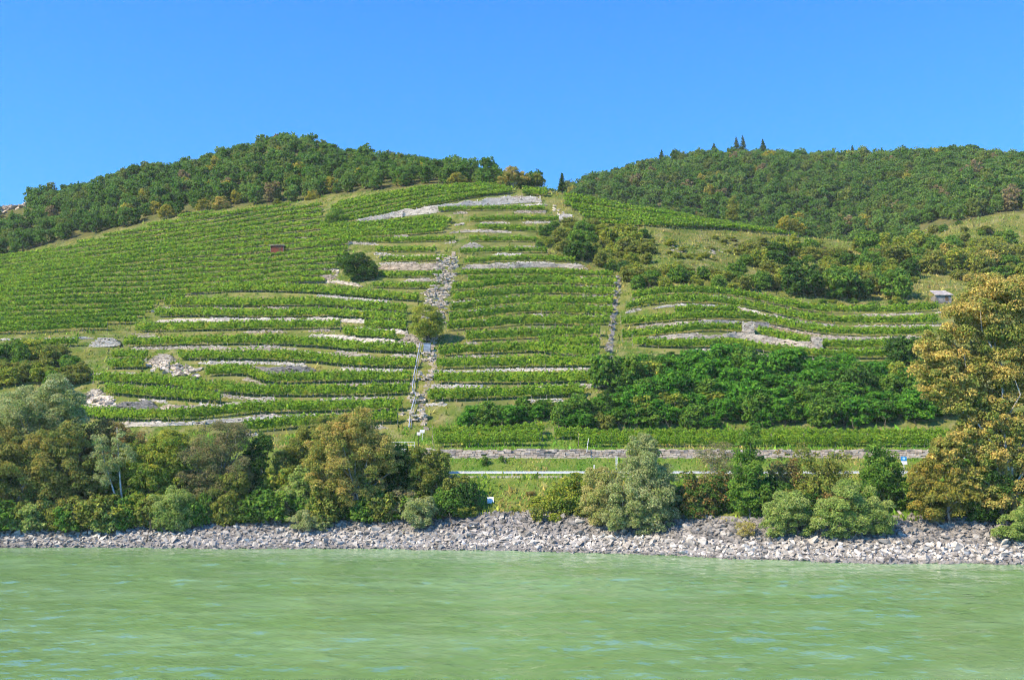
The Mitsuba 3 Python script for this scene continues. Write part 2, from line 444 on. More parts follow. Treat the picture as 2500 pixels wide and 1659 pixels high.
# ----------------------------------------------------------------------------- the riprap bank
RS = np.random.default_rng(11)


def stone_proto(rng):
    p = rng.uniform(-0.5, 0.5, (14, 3)) * [1.0, 0.72, 0.5]
    p += 0.12 * unit(rng, 14)
    h = trimesh.convex.convex_hull(p)
    return np.array(h.vertices) - h.vertices.mean(0), np.array(h.faces)


PROTOS = [stone_proto(RS) for _ in range(12)]


def rot_random(rng, tilt=0.5):
    yaw, a, b = rng.uniform(0, 2 * math.pi), tilt * rng.normal(), tilt * rng.normal()
    rz = np.array([[math.cos(yaw), -math.sin(yaw), 0], [math.sin(yaw), math.cos(yaw), 0], [0, 0, 1]])
    rx = np.array([[1, 0, 0], [0, math.cos(a), -math.sin(a)], [0, math.sin(a), math.cos(a)]])
    ry = np.array([[math.cos(b), 0, math.sin(b)], [0, 1, 0], [-math.sin(b), 0, math.cos(b)]])
    return rx @ ry @ rz


def build_riprap():
    rng = np.random.default_rng(5)
    u = np.concatenate([np.linspace(-0.75, 0.75, 240)])
    s = shore_d((1250 + F_PX * u) / K)
    rows = []
    for k in np.linspace(-1.2, 8.5, 16):
        d = s + k
        rows.append(np.stack([u * d, d, Hud(u, d) + 0.03], 1))
    v = np.array(rows).transpose(1, 0, 2)
    n, m = v.shape[:2]
    i, j = np.meshgrid(np.arange(n - 1), np.arange(m - 1), indexing='ij')
    a = i * m + j
    put('riprap_bank', (v.reshape(-1, 3), np.stack([a, a + m, a + m + 1, a + 1], -1).reshape(-1, 4)), 'stone_dark', label='bank of loose grey and white riprap stones along the water', kind='structure')
    top_u = [-200, 0, 130, 300, 500, 620, 900, 1060, 1200, 1500, 1700, 2000, 2100, 2363, 2700], [3.0, 3.5, 4.5, 7.2, 6, 6.6, 7.0, 7.0, 8.4, 8.0, 7.6, 7.2, 8.6, 7.4, 7]
    gx, gk = np.meshgrid(np.arange(-66, 66, 0.40), np.arange(-0.9, 8.6, 0.36), indexing='ij')
    gx, gk = gx.ravel() + rng.uniform(-0.24, 0.24, gx.size), gk.ravel() + rng.uniform(-0.22, 0.22, gx.size)
    uu = gx / 108.0
    vx = (1250 + F_PX * uu) / K
    ok = gk < np.interp(vx, *top_u) + 0.5 * rng.normal(size=gk.size)
    uu, vx, kk = uu[ok], vx[ok], gk[ok]
    N = len(uu)
    d = shore_d(vx) + kk
    size = np.clip(0.50 * np.exp(0.38 * rng.normal(size=N)), 0.3, 1.3) * np.where(kk < 1.4, 0.9, 1.1)
    x = uu * d
    z = Hud(uu, d) + 0.06 * size + rng.uniform(-0.05, 0.12, N)
    vis = size / d * np.where(np.abs(uu) < 0.5, 1, 0)
    order = np.argsort(-vis)
    parts = {k: [] for k in ('riprap_white', 'riprap_pale', 'riprap_grey', 'stone_dark')}
    protos = {k: [mikit.ply(p, k) for p in PROTOS] for k in parts}
    for c, i in enumerate(order):
        wet = kk[i] < 0.35
        white = np.interp(vx[i], [0, 500, 1000, 1500, 2363], [0.1, 0.2, 0.4, 0.9, 1.1])
        r = rng.random()
        if wet:
            mat = 'stone_dark' if r < 0.6 else 'riprap_grey'
        elif kk[i] < 3.4:
            mat = 'riprap_white' if r < 0.42 * white else 'riprap_pale' if r < 0.92 else 'riprap_grey'
        elif kk[i] < 5.2:
            mat = 'riprap_pale' if r < 0.25 else 'riprap_grey'
        else:
            mat = 'riprap_grey' if r < 0.72 else 'stone_dark' if r < 0.9 else 'riprap_pale'
        R = rot_random(rng, 0.35) * size[i]
        pi = rng.integers(len(PROTOS))
        if c < 300:
            m4 = np.eye(4)
            m4[:3, :3], m4[:3, 3] = R, [x[i], d[i], z[i]]
            scene['riprap_bank__' + numbered('stone')] = {**protos[mat][pi], 'to_world': T(m4)}
        else:
            pv, pf = PROTOS[pi]
            parts[mat].append((pv @ R.T + [x[i], d[i], z[i]], pf))
    for mat, ps in parts.items():
        put('riprap_bank__' + {'riprap_white': 'bleached_stones', 'riprap_pale': 'pale_stones', 'riprap_grey': 'grey_stones', 'stone_dark': 'wet_stones'}[mat], join(ps), mat, kind='stuff')


build_riprap()

# ----------------------------------------------------------------------------- dry stone walls and terraces
# picture regions in which things were measured: origin and scale in 2500 px space
REG = {'A2': (620, 280, 3.6922), 'A3': (1240, 280, 3.6922), 'A4': (1860, 280, 3.6922), 'B1': (0, 660, 3.6922), 'B2': (620, 660, 3.6922), 'B3': (1240, 660, 3.6922), 'B4': (1860, 660, 3.6922),
       'D1': (840, 440, 3.92), 'D2': (0, 560, 3.3757), 'D3': (1500, 520, 2.9538), 'V': (0, 0, 1 / K), 'P': (0, 0, 1)}


def region(reg, pts):
    x0, y0, s = REG[reg]
    return np.array([(x0 + a / s, y0 + b / s) for a, b in pts])


def dense_line(pp, step_px=6):
    """A smooth line through picture points, every few pixels."""
    pp = np.asarray(pp, float)
    o = np.argsort(pp[:, 0])
    pp = pp[o]
    n = max(2, int((pp[-1, 0] - pp[0, 0]) / step_px))
    x = np.linspace(pp[0, 0], pp[-1, 0], n)
    y = PchipInterpolator(pp[:, 0], pp[:, 1])(x) if len(pp) > 2 else np.interp(x, pp[:, 0], pp[:, 1])
    return x, y


def smooth_track(q, k=7):
    if len(q) < k + 2:
        return q
    w = np.ones(k) / k
    p = np.vstack([np.repeat(q[:1], k // 2, 0), q, np.repeat(q[-1:], k // 2, 0)])
    return np.stack([np.convolve(p[:, i], w, 'valid') for i in range(3)], 1)


def resample(q, step):
    s = np.concatenate([[0], np.cumsum(np.linalg.norm(np.diff(q[:, :2], axis=0), axis=1))])
    n = max(2, int(s[-1] / step) + 1)
    t = np.linspace(0, s[-1], n)
    return np.stack([np.interp(t, s, q[:, i]) for i in range(3)], 1), s[-1]


LEDGES = []                                                           # strips of terrace ground


def wall(reg, pts, h, label, mat='stone_pale', key='terrace_wall', stone=(0.42, 0.2), parts=False, step=5, back=True, taper=0.0, line=None):
    rng = np.random.default_rng(1000 + COUNT.get(key, -1) + 1)
    if line is None:
        x, y = dense_line(region(reg, pts), step)
        line = smooth_track(ground(x, y), 5)
    q = line
    if np.ptp(q[:, 0]) < 8:
        q = q.copy()
        q[:, 1] = 0.2 * q[:, 1] + 0.8 * np.median(q[:, 1])
    q, length = resample(q, 0.5)
    hh = h * (1 - taper * np.abs(np.linspace(-1, 1, len(q))) ** 2) + 0.08 * rng.normal(size=len(q))
    if not parts and length > 3.5:
        sl = np.linspace(0, length, len(q))
        hh = hh * np.clip(np.minimum(sl, length - sl) / 2.2 + 0.3, 0.3, 1) * (0.72 + 0.5 * meshkit.noise(np.stack([sl * 0.35, sl * 0 + 9.7 * COUNT.get(key, 0), sl * 0], 1)))
    k = len(q)
    low, high = q - [0, 0, 0.5], q + np.stack([0 * hh, 0 * hh, hh - 0.06], 1)
    high[:, 1] += 0.12 * h
    inner = high + [0, 0.5, 0]
    core = np.concatenate([low + [0, 0.12, 0], high + [0, 0.12, -0.02], inner, low + [0, 0.7, 0]])
    i = np.arange(k - 1)
    f = np.concatenate([np.stack([a * k + i, a * k + i + 1, b * k + i + 1, b * k + i], 1) for a, b in ((0, 1), (1, 2), (2, 3))])
    w = numbered(key)
    tag(w, label, 'wall')
    put(w + '__core', (core, f), 'stone_dark' if mat != 'soil' else 'soil')
    # facing stones in courses
    C, S, yaw = [], [], []
    courses = max(1, int(round(h / stone[1])))
    tang = np.gradient(q, axis=0)
    seg = np.concatenate([[0], np.cumsum(np.linalg.norm(np.diff(q, axis=0), axis=1))])
    for c in range(courses):
        pos = -rng.uniform(0, stone[0])
        while pos < seg[-1]:
            L = stone[0] * rng.uniform(0.55, 1.6)
            m = min(max(pos + L / 2, 0), seg[-1])
            hm = np.interp(m, seg, hh)
            ch = hm / courses
            b = np.array([np.interp(m, seg, q[:, a]) for a in range(3)])
            tx, ty = np.interp(m, seg, tang[:, 0]), np.interp(m, seg, tang[:, 1])
            zc = (c + 0.5) * ch
            if rng.random() < 0.965:
                C.append(b + [0, 0.12 * zc / max(h, .1) + rng.normal() * 0.035, zc + rng.normal() * 0.02])
                S.append([L * 0.93, 0.34, ch * rng.uniform(0.8, 1.0)])
                yaw.append(math.atan2(ty, tx) + rng.normal() * 0.05)
            pos += L
    C, S, yaw = np.array(C), np.array(S), np.array(yaw)
    if parts:
        vis = S[:, 0] * S[:, 2] / C[:, 1]
        order = np.argsort(-vis)
        mats = [mat, 'stone_warm', 'stone_grey']
        groups = {m: [] for m in mats}
        unitbox = [many_boxes(np.zeros((1, 3)), np.ones((1, 3)), rng, 0.1) for _ in range(5)]
        plys = {m: [mikit.ply(b, m) for b in unitbox] for m in mats}
        for c, i in enumerate(order):
            m = mats[int(rng.choice(3, p=[0.5, 0.3, 0.2]))]
            if c < 300:
                m4 = np.eye(4)
                ca, sa = math.cos(yaw[i]), math.sin(yaw[i])
                m4[:3, :3] = np.array([[ca, -sa, 0], [sa, ca, 0], [0, 0, 1]]) @ np.diag(S[i])
                m4[:3, 3] = C[i]
                scene[f'{w}__stone' + ('' if c == 0 else f'_{c:03d}')] = {**plys[m][rng.integers(5)], 'to_world': T(m4)}
            else:
                groups[m].append(i)
        for m, name in zip(mats, ('pale_stones', 'brown_stones', 'grey_stones')):
            put(f'{w}__{name}', many_boxes(C[groups[m]], S[groups[m]], rng, 0.1, yaw[groups[m]]), m, kind='stuff')
    elif len(C):
        put(w + '__stones', many_boxes(C, S, rng, 0.09, yaw), mat, kind='stuff')
    if back:                                                          # level ground behind the wall, into the slope
        e0 = q + np.stack([0 * hh, 0 * hh + 0.35, hh - 0.10], 1)
        e1 = q + np.stack([0 * hh, 0 * hh + 0.35 + 2.6 * h + 0.6, hh + 0.05], 1)
        LEDGES.append((e0, e1))
    return w


# ----------------------------------------------------------------------------- vines
VINE = [((0.105, 0.185, 0.018), 5), ((0.075, 0.145, 0.016), 4), ((0.145, 0.22, 0.024), 3), ((0.20, 0.21, 0.03), 0.5)]
ORD = ['first', 'second', 'third', 'fourth', 'fifth', 'sixth', 'seventh', 'eighth', 'ninth', 'tenth', 'eleventh', 'twelfth', 'thirteenth', 'fourteenth', 'fifteenth', 'sixteenth', 'seventeenth', 'eighteenth', 'nineteenth', 'twentieth', 'twenty-first', 'twenty-second', 'twenty-third', 'twenty-fourth', 'twenty-fifth', 'twenty-sixth', 'twenty-seventh', 'twenty-eighth', 'twenty-ninth', 'thirtieth', 'thirty-first', 'thirty-second']


def broken_wall(q, label):
    """Stretches of low dry walling that hold the edge of a terrace."""
    key = numbered('low_wall')
    rng = np.random.default_rng(4000 + COUNT['low_wall'])
    q, length = resample(q - [0, 0.86, 0], 0.45)
    s = np.linspace(0, length, len(q))
    on = meshkit.noise(np.stack([s * 0.16, s * 0 + 5.1 * COUNT['low_wall'], s * 0], 1))
    C, S = [], []
    for p, n_ in zip(q, on):
        if n_ < 0.5:
            continue
        z0 = float(H(p[0], p[1])) - 0.1
        top = p[2] + 0.02 - 0.12 * rng.random() - (0.25 if n_ < 0.55 else 0)
        z = z0
        while z < top:
            h = rng.uniform(0.13, 0.24)
            C.append([p[0] + rng.uniform(-0.2, 0.2), p[1] + 0.10 * (z - z0) + rng.normal() * 0.04, z + h / 2])
            S.append([rng.uniform(0.28, 0.62), 0.34, h * 0.92])
            z += h
    if len(C) < 12:
        COUNT['low_wall'] -= 1
        if COUNT['low_wall'] < 0:
            del COUNT['low_wall']
        return
    put(key + '__stones', many_boxes(np.array(C), np.array(S), rng, 0.12, rng.normal(size=len(C)) * 0.12), str(rng.choice(['stone_pale', 'stone_white', 'stone_warm'], p=[0.5, 0.3, 0.2])), kind='stuff')
    tag(key, label, 'wall')


def vine_row(q, label, group, height=2.2, dens=1.0, ledge=True, leaf=None, hues=VINE, base_gap=0.65, width=0.42, gappy=0.1, stakes=True, broken=None):
    key = numbered('vine_row')
    rng = np.random.default_rng(7000 + COUNT['vine_row'])
    q, length = resample(smooth_track(q), 0.5)
    if length < 2:
        return
    d = q[:, 1].mean()
    size = leaf or float(np.clip(0.0019 * d, 0.30, 0.55))
    s = np.linspace(0, length, len(q))
    tag(key, label, 'vine row', group)
    n = int(dens * length * 10.0 / (size * size))
    t = rng.uniform(0, length, n)
    vig = 0.5 + 0.5 * np.sin(t * 2 * np.pi / 1.15 + 0.9 * np.sin(t * 0.7))            # single plants along the row
    slow = meshkit.noise(np.stack([t * 0.55, t * 0 + COUNT['vine_row'] * 3.7, t * 0], 1))
    keep = rng.random(n) < np.clip(0.62 + 0.3 * vig + 0.5 * (slow - 0.3) - gappy * (slow < 0.22), 0, 1)
    t, vig, slow = t[keep], vig[keep], slow[keep]
    n = len(t)
    P = np.stack([np.interp(t, s, q[:, i]) for i in range(3)], 1)
    top = height * (0.80 + 0.16 * vig + 0.22 * (slow - 0.5))
    hfrac = rng.beta(1.6, 1.15, n)
    h = base_gap + (top - base_gap) * hfrac
    bulge = width * (0.55 + 0.75 * np.sin(np.pi * np.clip(hfrac, 0.05, 1)))
    side = rng.normal(size=n) * 0.8
    off = np.clip(side, -1.5, 1.5) * bulge
    tang = np.gradient(q, axis=0)
    tx, ty = np.interp(t, s, tang[:, 0]), np.interp(t, s, tang[:, 1])
    ln = np.hypot(tx, ty) + 1e-9
    nx, ny = -ty / ln, tx / ln
    C = P + np.stack([nx * off, ny * off, h], 1)
    N = np.stack([nx * np.sign(off), ny * np.sign(off), 0.25 + 1.1 * (hfrac - 0.3)], 1) + 0.65 * rng.normal(size=(n, 3))
    col = leaf_colors(hues, n, rng, 0.24, np.clip(0.25 + 0.6 * meshkit.noise(np.stack([t * 0.9, hfrac * 2, t * 0 + COUNT['vine_row']], 1)), 0, 1))
    v, f, c = leaf_quads(C, N, size * rng.uniform(0.7, 1.3, n), col, rng, 0.8)
    k = max(3, int(length / 0.8))
    tc = np.linspace(0.15, length - 0.15, k)
    B = np.stack([np.interp(tc, s, q[:, i]) for i in range(3)], 1)
    tg = np.stack([np.interp(tc, s, tang[:, 0]), np.interp(tc, s, tang[:, 1])], 1)
    tg /= np.linalg.norm(tg, axis=1, keepdims=True) + 1e-9
    side = np.stack([-tg[:, 1], tg[:, 0], 0 * tc], 1)
    ring = []
    for sx, hz in ((-1, 0.12), (-1.1, 0.6), (0, 0.86), (1.1, 0.6), (1, 0.12)):
        hh = base_gap + (height * 0.86 - base_gap) * np.clip(hz + 0.10 * rng.normal(size=k), 0, 1)
        ring.append(B + side * (sx * width * rng.uniform(0.25, 0.75, k))[:, None] + np.stack([0 * hh, 0 * hh, hh], 1))
    cv = np.stack(ring, 1).reshape(-1, 3)
    ii, jj = np.meshgrid(np.arange(k - 1), np.arange(4), indexing='ij')
    aa = (ii * 5 + jj).ravel()
    cf = np.concatenate([np.stack([aa, aa + 1, aa + 6], 1), np.stack([aa, aa + 6, aa + 5], 1)])
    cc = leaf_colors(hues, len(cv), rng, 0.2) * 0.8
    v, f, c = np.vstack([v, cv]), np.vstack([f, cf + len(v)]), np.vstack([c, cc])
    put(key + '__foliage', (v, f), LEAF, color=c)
    if stakes:
        m = max(2, int(length / 1.15))
        ts = np.linspace(0.1, length - 0.1, m) + rng.normal(size=m) * 0.08
        B = np.stack([np.interp(ts, s, q[:, i]) for i in range(3)], 1)
        w = np.where(np.arange(m) % 4 == 0, 0.085, 0.055)
        hh = np.where(np.arange(m) % 4 == 0, height * 0.95, height * 0.6)
        put(key + '__stakes', many_boxes(B + np.stack([0 * hh, 0 * hh, hh / 2 - 0.15], 1), np.stack([w, w, hh + 0.3], 1), rng, 0.05), 'wood_stake', kind='stuff')
    if broken:
        broken_wall(q, broken)
    if ledge:
        out = q - np.stack([nx0 := -np.gradient(q[:, 1]) * 0, 0 * nx0 + 0.75, 0 * nx0 - 0.06], 1)
        inn = q + np.stack([nx0, 0 * nx0 + 1.0, 0 * nx0 + 0.06], 1)
        LEDGES.append((out, inn))


def ledge_mesh():
    """Terrace ground: a level strip with a bank down to the slope in front."""
    vs, fs, cs, n = [], [], [], 0
    rng = np.random.default_rng(3)
    for out, inn in LEDGES:
        k = len(out)
        foot = out - [0, 0.45, 0]
        foot[:, 2] = np.minimum(H(foot[:, 0], foot[:, 1]) - 0.25, out[:, 2] - 0.2)
        v = np.concatenate([foot, out, inn])
        i = np.arange(k - 1)
        f = np.concatenate([np.stack([a * k + i, a * k + i + 1, (a + 1) * k + i + 1, (a + 1) * k + i], 1) for a in (0, 1)])
        nz = meshkit.noise(v * 0.5 + 9)
        g = np.array([0.11, 0.155, 0.03])[None] * nz[:, None] + np.array([0.30, 0.26, 0.11])[None] * (1 - nz[:, None])
        vs.append(v)
        fs.append(f + n)
        cs.append(g * rng.uniform(0.85, 1.15, (len(v), 1)))
        n += len(v)
    return (np.vstack(vs), np.vstack(fs)), np.vstack(cs)


def traced(reg, pts, label, group, **kw):
    x, y = dense_line(region(reg, pts))
    vine_row(ground(x, y), label, group, **kw)


def fill(reg, top, bot, n, label, group, power=1.0, wob=1.2, clip=None, **kw):
    """n rows between two picture curves, following the lie of the slope."""
    T_, B_ = region(reg, top), region(reg, bot)
    rng = np.random.default_rng(len(labels))
    for i in range(n):
        t = ((i + 0.9) / n) ** power
        x = np.arange(max(T_[:, 0].min(), B_[:, 0].min()), min(T_[:, 0].max(), B_[:, 0].max()), 9.0)
        y = (1 - t) * np.interp(x, T_[:, 0], T_[:, 1]) + t * np.interp(x, B_[:, 0], B_[:, 1]) + wob * np.sin(x / rng.uniform(70, 150) + rng.uniform(0, 6))
        if clip is not None:
            x0, y0, sc = REG[reg]
            keep = clip((x - x0) * sc, (y - y0) * sc)
            x, y = x[keep], y[keep]
        x = x[rng.integers(0, 3):len(x) - rng.integers(0, 3)]
        y = y[:len(x)]
        vine_row(ground(x, y), label(i), group, ledge=False, **kw)


def upx(i, word):
    return f'{ORD[i]} {word}'


# central block, between the two stone stairways, from the top
CENTRE = [
    ('D1', [(1010, 1072), (1300, 1055), (1700, 1010), (2000, 1005), (2352, 1025), (2640, 1030)]),
    ('D1', [(1010, 1172), (1300, 1150), (1700, 1112), (2000, 1100), (2352, 1112), (2620, 1118)]),
    ('D1', [(995, 1285), (1400, 1230), (1700, 1205), (2352, 1207), (2600, 1205)]),
    ('D1', [(975, 1375), (1300, 1340), (1800, 1282), (2352, 1300), (2600, 1298)]),
    ('D1', [(955, 1455), (1400, 1430), (1750, 1398), (2352, 1405), (2570, 1390)]),
    ('B3', [(-400, 655), (0, 638), (400, 620), (850, 603)]),
    ('B3', [(250, 702), (850, 702)]),
    ('B3', [(-649, 795), (-300, 770), (0, 762), (200, 752), (400, 775), (600, 790), (850, 795)]),
    ('B3', [(-669, 905), (0, 890), (850, 885)]),
    ('B3', [(-689, 1035), (0, 1038), (860, 1025)]),
    ('B3', [(-740, 1200), (-300, 1185), (70, 1170), (715, 1150)]),
]
for i, (r, p) in enumerate(CENTRE):
    traced(r, p, f'{ORD[i]} vine row from the top on the terraces between the two stone stairways', 'vine rows between the two stairways', height=2.8, broken=f'low broken dry wall under the {ORD[i]} row between the stairways')
UPPER = [
    ('D1', [(880, 318), (1400, 302), (1940, 300)]), ('D1', [(1180, 412), (1700, 403), (2080, 402)]), ('D1', [(1240, 482), (1700, 498), (1860, 506)]), ('D1', [(1180, 600), (1500, 600), (1880, 610)]),
    ('D1', [(1080, 722), (1500, 707), (1970, 707)]), ('D1', [(1120, 822), (1400, 800), (1800, 787), (2240, 805)]), ('D1', [(1095, 932), (1600, 920), (2352, 935), (2600, 940)]), ('D1', [(1160, 988), (1400, 982), (1620, 968)]),
]
for i, (r, p) in enumerate(UPPER):
    traced(r, p, f'{ORD[i]} vine row below the white hilltop wall, above the long centre terraces', 'vine rows below the hilltop wall', height=2.1, broken=f'low broken dry wall under the {ORD[i]} row below the hilltop wall')
LEFT = [
    ('D1', [(-60, 592), (400, 610), (1080, 588)]), ('D1', [(280, 702), (900, 702)]), ('D1', [(330, 797), (1020, 787)]), ('D1', [(300, 930), (450, 945), (960, 937)]), ('D1', [(250, 1040), (400, 1047), (910, 1052)]),
    ('B2', [(-300, 212), (0, 205), (500, 220), (1000, 262), (1500, 295)]), ('B2', [(-830, 335), (0, 340), (500, 335), (900, 362), (1400, 402)]), ('B2', [(-920, 435), (-500, 430), (0, 440), (600, 432), (1000, 452), (1390, 482)]),
    ('B2', [(-1090, 570), (-500, 558), (0, 550), (800, 540)]), ('B2', [(975, 540), (1400, 552)]), ('B2', [(780, 603), (1290, 645)]),
    ('B2', [(-1200, 702), (-800, 695), (0, 682), (500, 705), (900, 740), (1480, 767)]), ('B2', [(-700, 822), (0, 825), (500, 845), (900, 885), (1480, 897)]),
    ('B1', [(980, 812), (1350, 812)]), ('B1', [(950, 900), (1310, 900)]),
    ('B2', [(-460, 977), (-290, 960), (-40, 962), (80, 1035), (700, 1027), (1440, 1017)]),
    ('B2', [(-1470, 1030), (-990, 1045), (-590, 1090), (-190, 1130), (0, 1148), (700, 1150), (1420, 1132)]), ('B1', [(930, 1132), (1300, 1160), (1700, 1190), (2010, 1217)]),
    ('B2', [(-1600, 1330), (-1190, 1370), (-690, 1365), (-290, 1335), (0, 1308), (700, 1292), (1360, 1277)]), ('B2', [(-130, 1480), (0, 1470), (500, 1432), (1000, 1402), (1320, 1392)]),
]
for i, (r, p) in enumerate(LEFT):
    traced(r, p, f'{ORD[i]} vine row from the top on the terraces left of the middle stairway', 'vine rows left of the middle stairway', height=2.1 if i < 5 else 2.75, broken=f'low broken dry wall under the {ORD[i]} row left of the middle stairway')
RIGHT = [
    ('B3', [(1100, 275), (1400, 235), (1650, 225), (2000, 242), (2363, 312), (2640, 370), (2900, 400), (3300, 402), (3900, 370)]),
    ('B3', [(1040, 380), (1300, 327), (1500, 307), (1800, 312), (2100, 345), (2363, 395), (2590, 455), (2890, 490), (3290, 502), (3900, 490)]),
    ('D3', [(420, 740), (560, 735), (900, 735)]),
    ('B3', [(1000, 517), (1300, 492), (1600, 462), (1900, 457), (2200, 470), (2500, 530), (2660, 560), (2990, 600), (3290, 607), (3850, 590)]),
    ('B3', [(1010, 642), (1200, 622), (1500, 590), (1800, 562), (2130, 577)]),
    ('B3', [(2240, 592), (2363, 622), (2490, 652), (2750, 702)]), ('B3', [(2800, 717), (3190, 722), (3800, 716)]),
    ('B3', [(1100, 690), (1450, 712), (1700, 717), (1960, 702), (2363, 762), (2700, 800), (3000, 810), (3500, 805)]),
]
for i, (r, p) in enumerate(RIGHT):
    traced(r, p, f'{ORD[i]} vine row from the top on the curving terraces right of the right stairway', 'vine rows on the curving right terraces', height=2.45, broken=f'low broken dry wall under the {ORD[i]} row of the curving right terraces')
# flat rows above the road wall
for i, (d, x0, x1) in enumerate([(150.6, 0.1, 90), (148.2, 5.8, 90), (145.2, 9.2, 90)][1:]):
    xx = np.linspace(x0, 86, 120)
    vine_row(np.stack([xx, xx * 0 + d, H(xx, xx * 0 + d)], 1), f'{["back", "front"][i]} one of the two long vine hedges above the road wall at right', 'vine hedges above the road wall', ledge=False, leaf=0.2, height=2.15, base_gap=0.4, gappy=0.0, stakes=True, dens=1.2)
for i, d in enumerate((149.6, 147.4, 145.2)):
    xx = np.linspace(-12.4 + 0.3 * i, 5.2 - 0.4 * i, 60)
    vine_row(np.stack([xx, xx * 0 + d, H(xx, xx * 0 + d)], 1), f'{["back", "middle", "front"][i]} row of the small vine plot above the road wall beside the footpath signs', 'vine rows beside the footpath', ledge=False, leaf=0.2, height=2.1, dens=1.1)
# the dense vineyards without walls
FE = region('V', FOREST_EDGE + [(1400, 470)])
LOW = np.array([(-60, 818), (100, 816), (230, 812), (330, 800), (372, 772), (392, 750), (500, 724), (620, 714), (800, 694), (850, 640), (865, 590), (870, 520)])
yc, i_row = 512.0, 0
rng_rows = np.random.default_rng(12)
while yc < 850:
    m_ = float(np.interp(yc, [505, 600, 700, 850], [0.17, 0.115, 0.05, 0.015]))
    x = np.arange(-40, 862, 7.0)
    y = yc - m_ * (x - 450) + 2.2 * np.sin(x / 95 + yc * 0.05) + 1.2 * np.sin(x / 41 + yc)
    ok = (y > np.interp(x, FE[:, 0], FE[:, 1]) + 5) & (y < np.interp(x, LOW[:, 0], LOW[:, 1])) & ((x < 798) | (y > 550))
    ok &= ~((np.abs(x - 680) < 16) & (y > 606) & (y < 634))
    if ok.sum() > 12:
        k0, k1 = np.flatnonzero(ok)[0], np.flatnonzero(ok)[-1]
        vine_row(ground(x[k0:k1 + 1], y[k0:k1 + 1]), f'{ORD[i_row]} vine row down from the forest edge on the open left slope', 'vine rows on the open left slope', ledge=False, height=float(rng_rows.uniform(1.75, 2.15)), gappy=0.35)
        i_row += 1
    yc += float(np.interp(yc, [505, 600, 700, 850], [10.5, 11.5, 13, 14.5]))
fill('P', [(0, 838), (120, 838), (225, 838)], [(0, 850), (120, 849), (225, 846)], 1, lambda i: 'short vine row below the thin white wall at the far left edge', None, height=2.2)
fill('D1', [(-250, 420), (80, 440), (600, 385), (880, 345), (1060, 400)], [(-250, 560), (0, 560), (500, 545), (1060, 500)], 5, lambda i: f'{ORD[i]} vine row below the low end of the white hilltop wall', 'vine rows below the low end of the hilltop wall', height=1.9)
fill('P', [(800, 494), (900, 476), (1000, 460), (1100, 456), (1180, 455), (1265, 460)], [(800, 552), (860, 540), (980, 514), (1060, 498), (1150, 482), (1265, 473)], 6, lambda i: f'{ORD[i]} vine row between the forest edge and the white hilltop wall', 'vine rows above the hilltop wall', height=1.85)
fill('A3', [(380, 715), (560, 735), (850, 800), (1300, 880), (1900, 965), (2363, 1015), (2700, 1060)], [(380, 975), (620, 985), (900, 1000), (1350, 1022), (1950, 1042), (2363, 1075), (2700, 1110)], 7, lambda i: f'{ORD[i]} vine row below the crest of the right ridge', 'vine rows on the right ridge', height=1.95, clip=lambda a, b: a > 395 + np.maximum(b - 798, 0) * 1.2)
fill('A3', [(60, 690), (300, 700), (400, 715)], [(60, 740), (300, 750), (400, 765)], 2, lambda i: f'{ORD[i]} short vine row on the crest right above the white wall end', 'short vine rows on the crest', height=2.4)

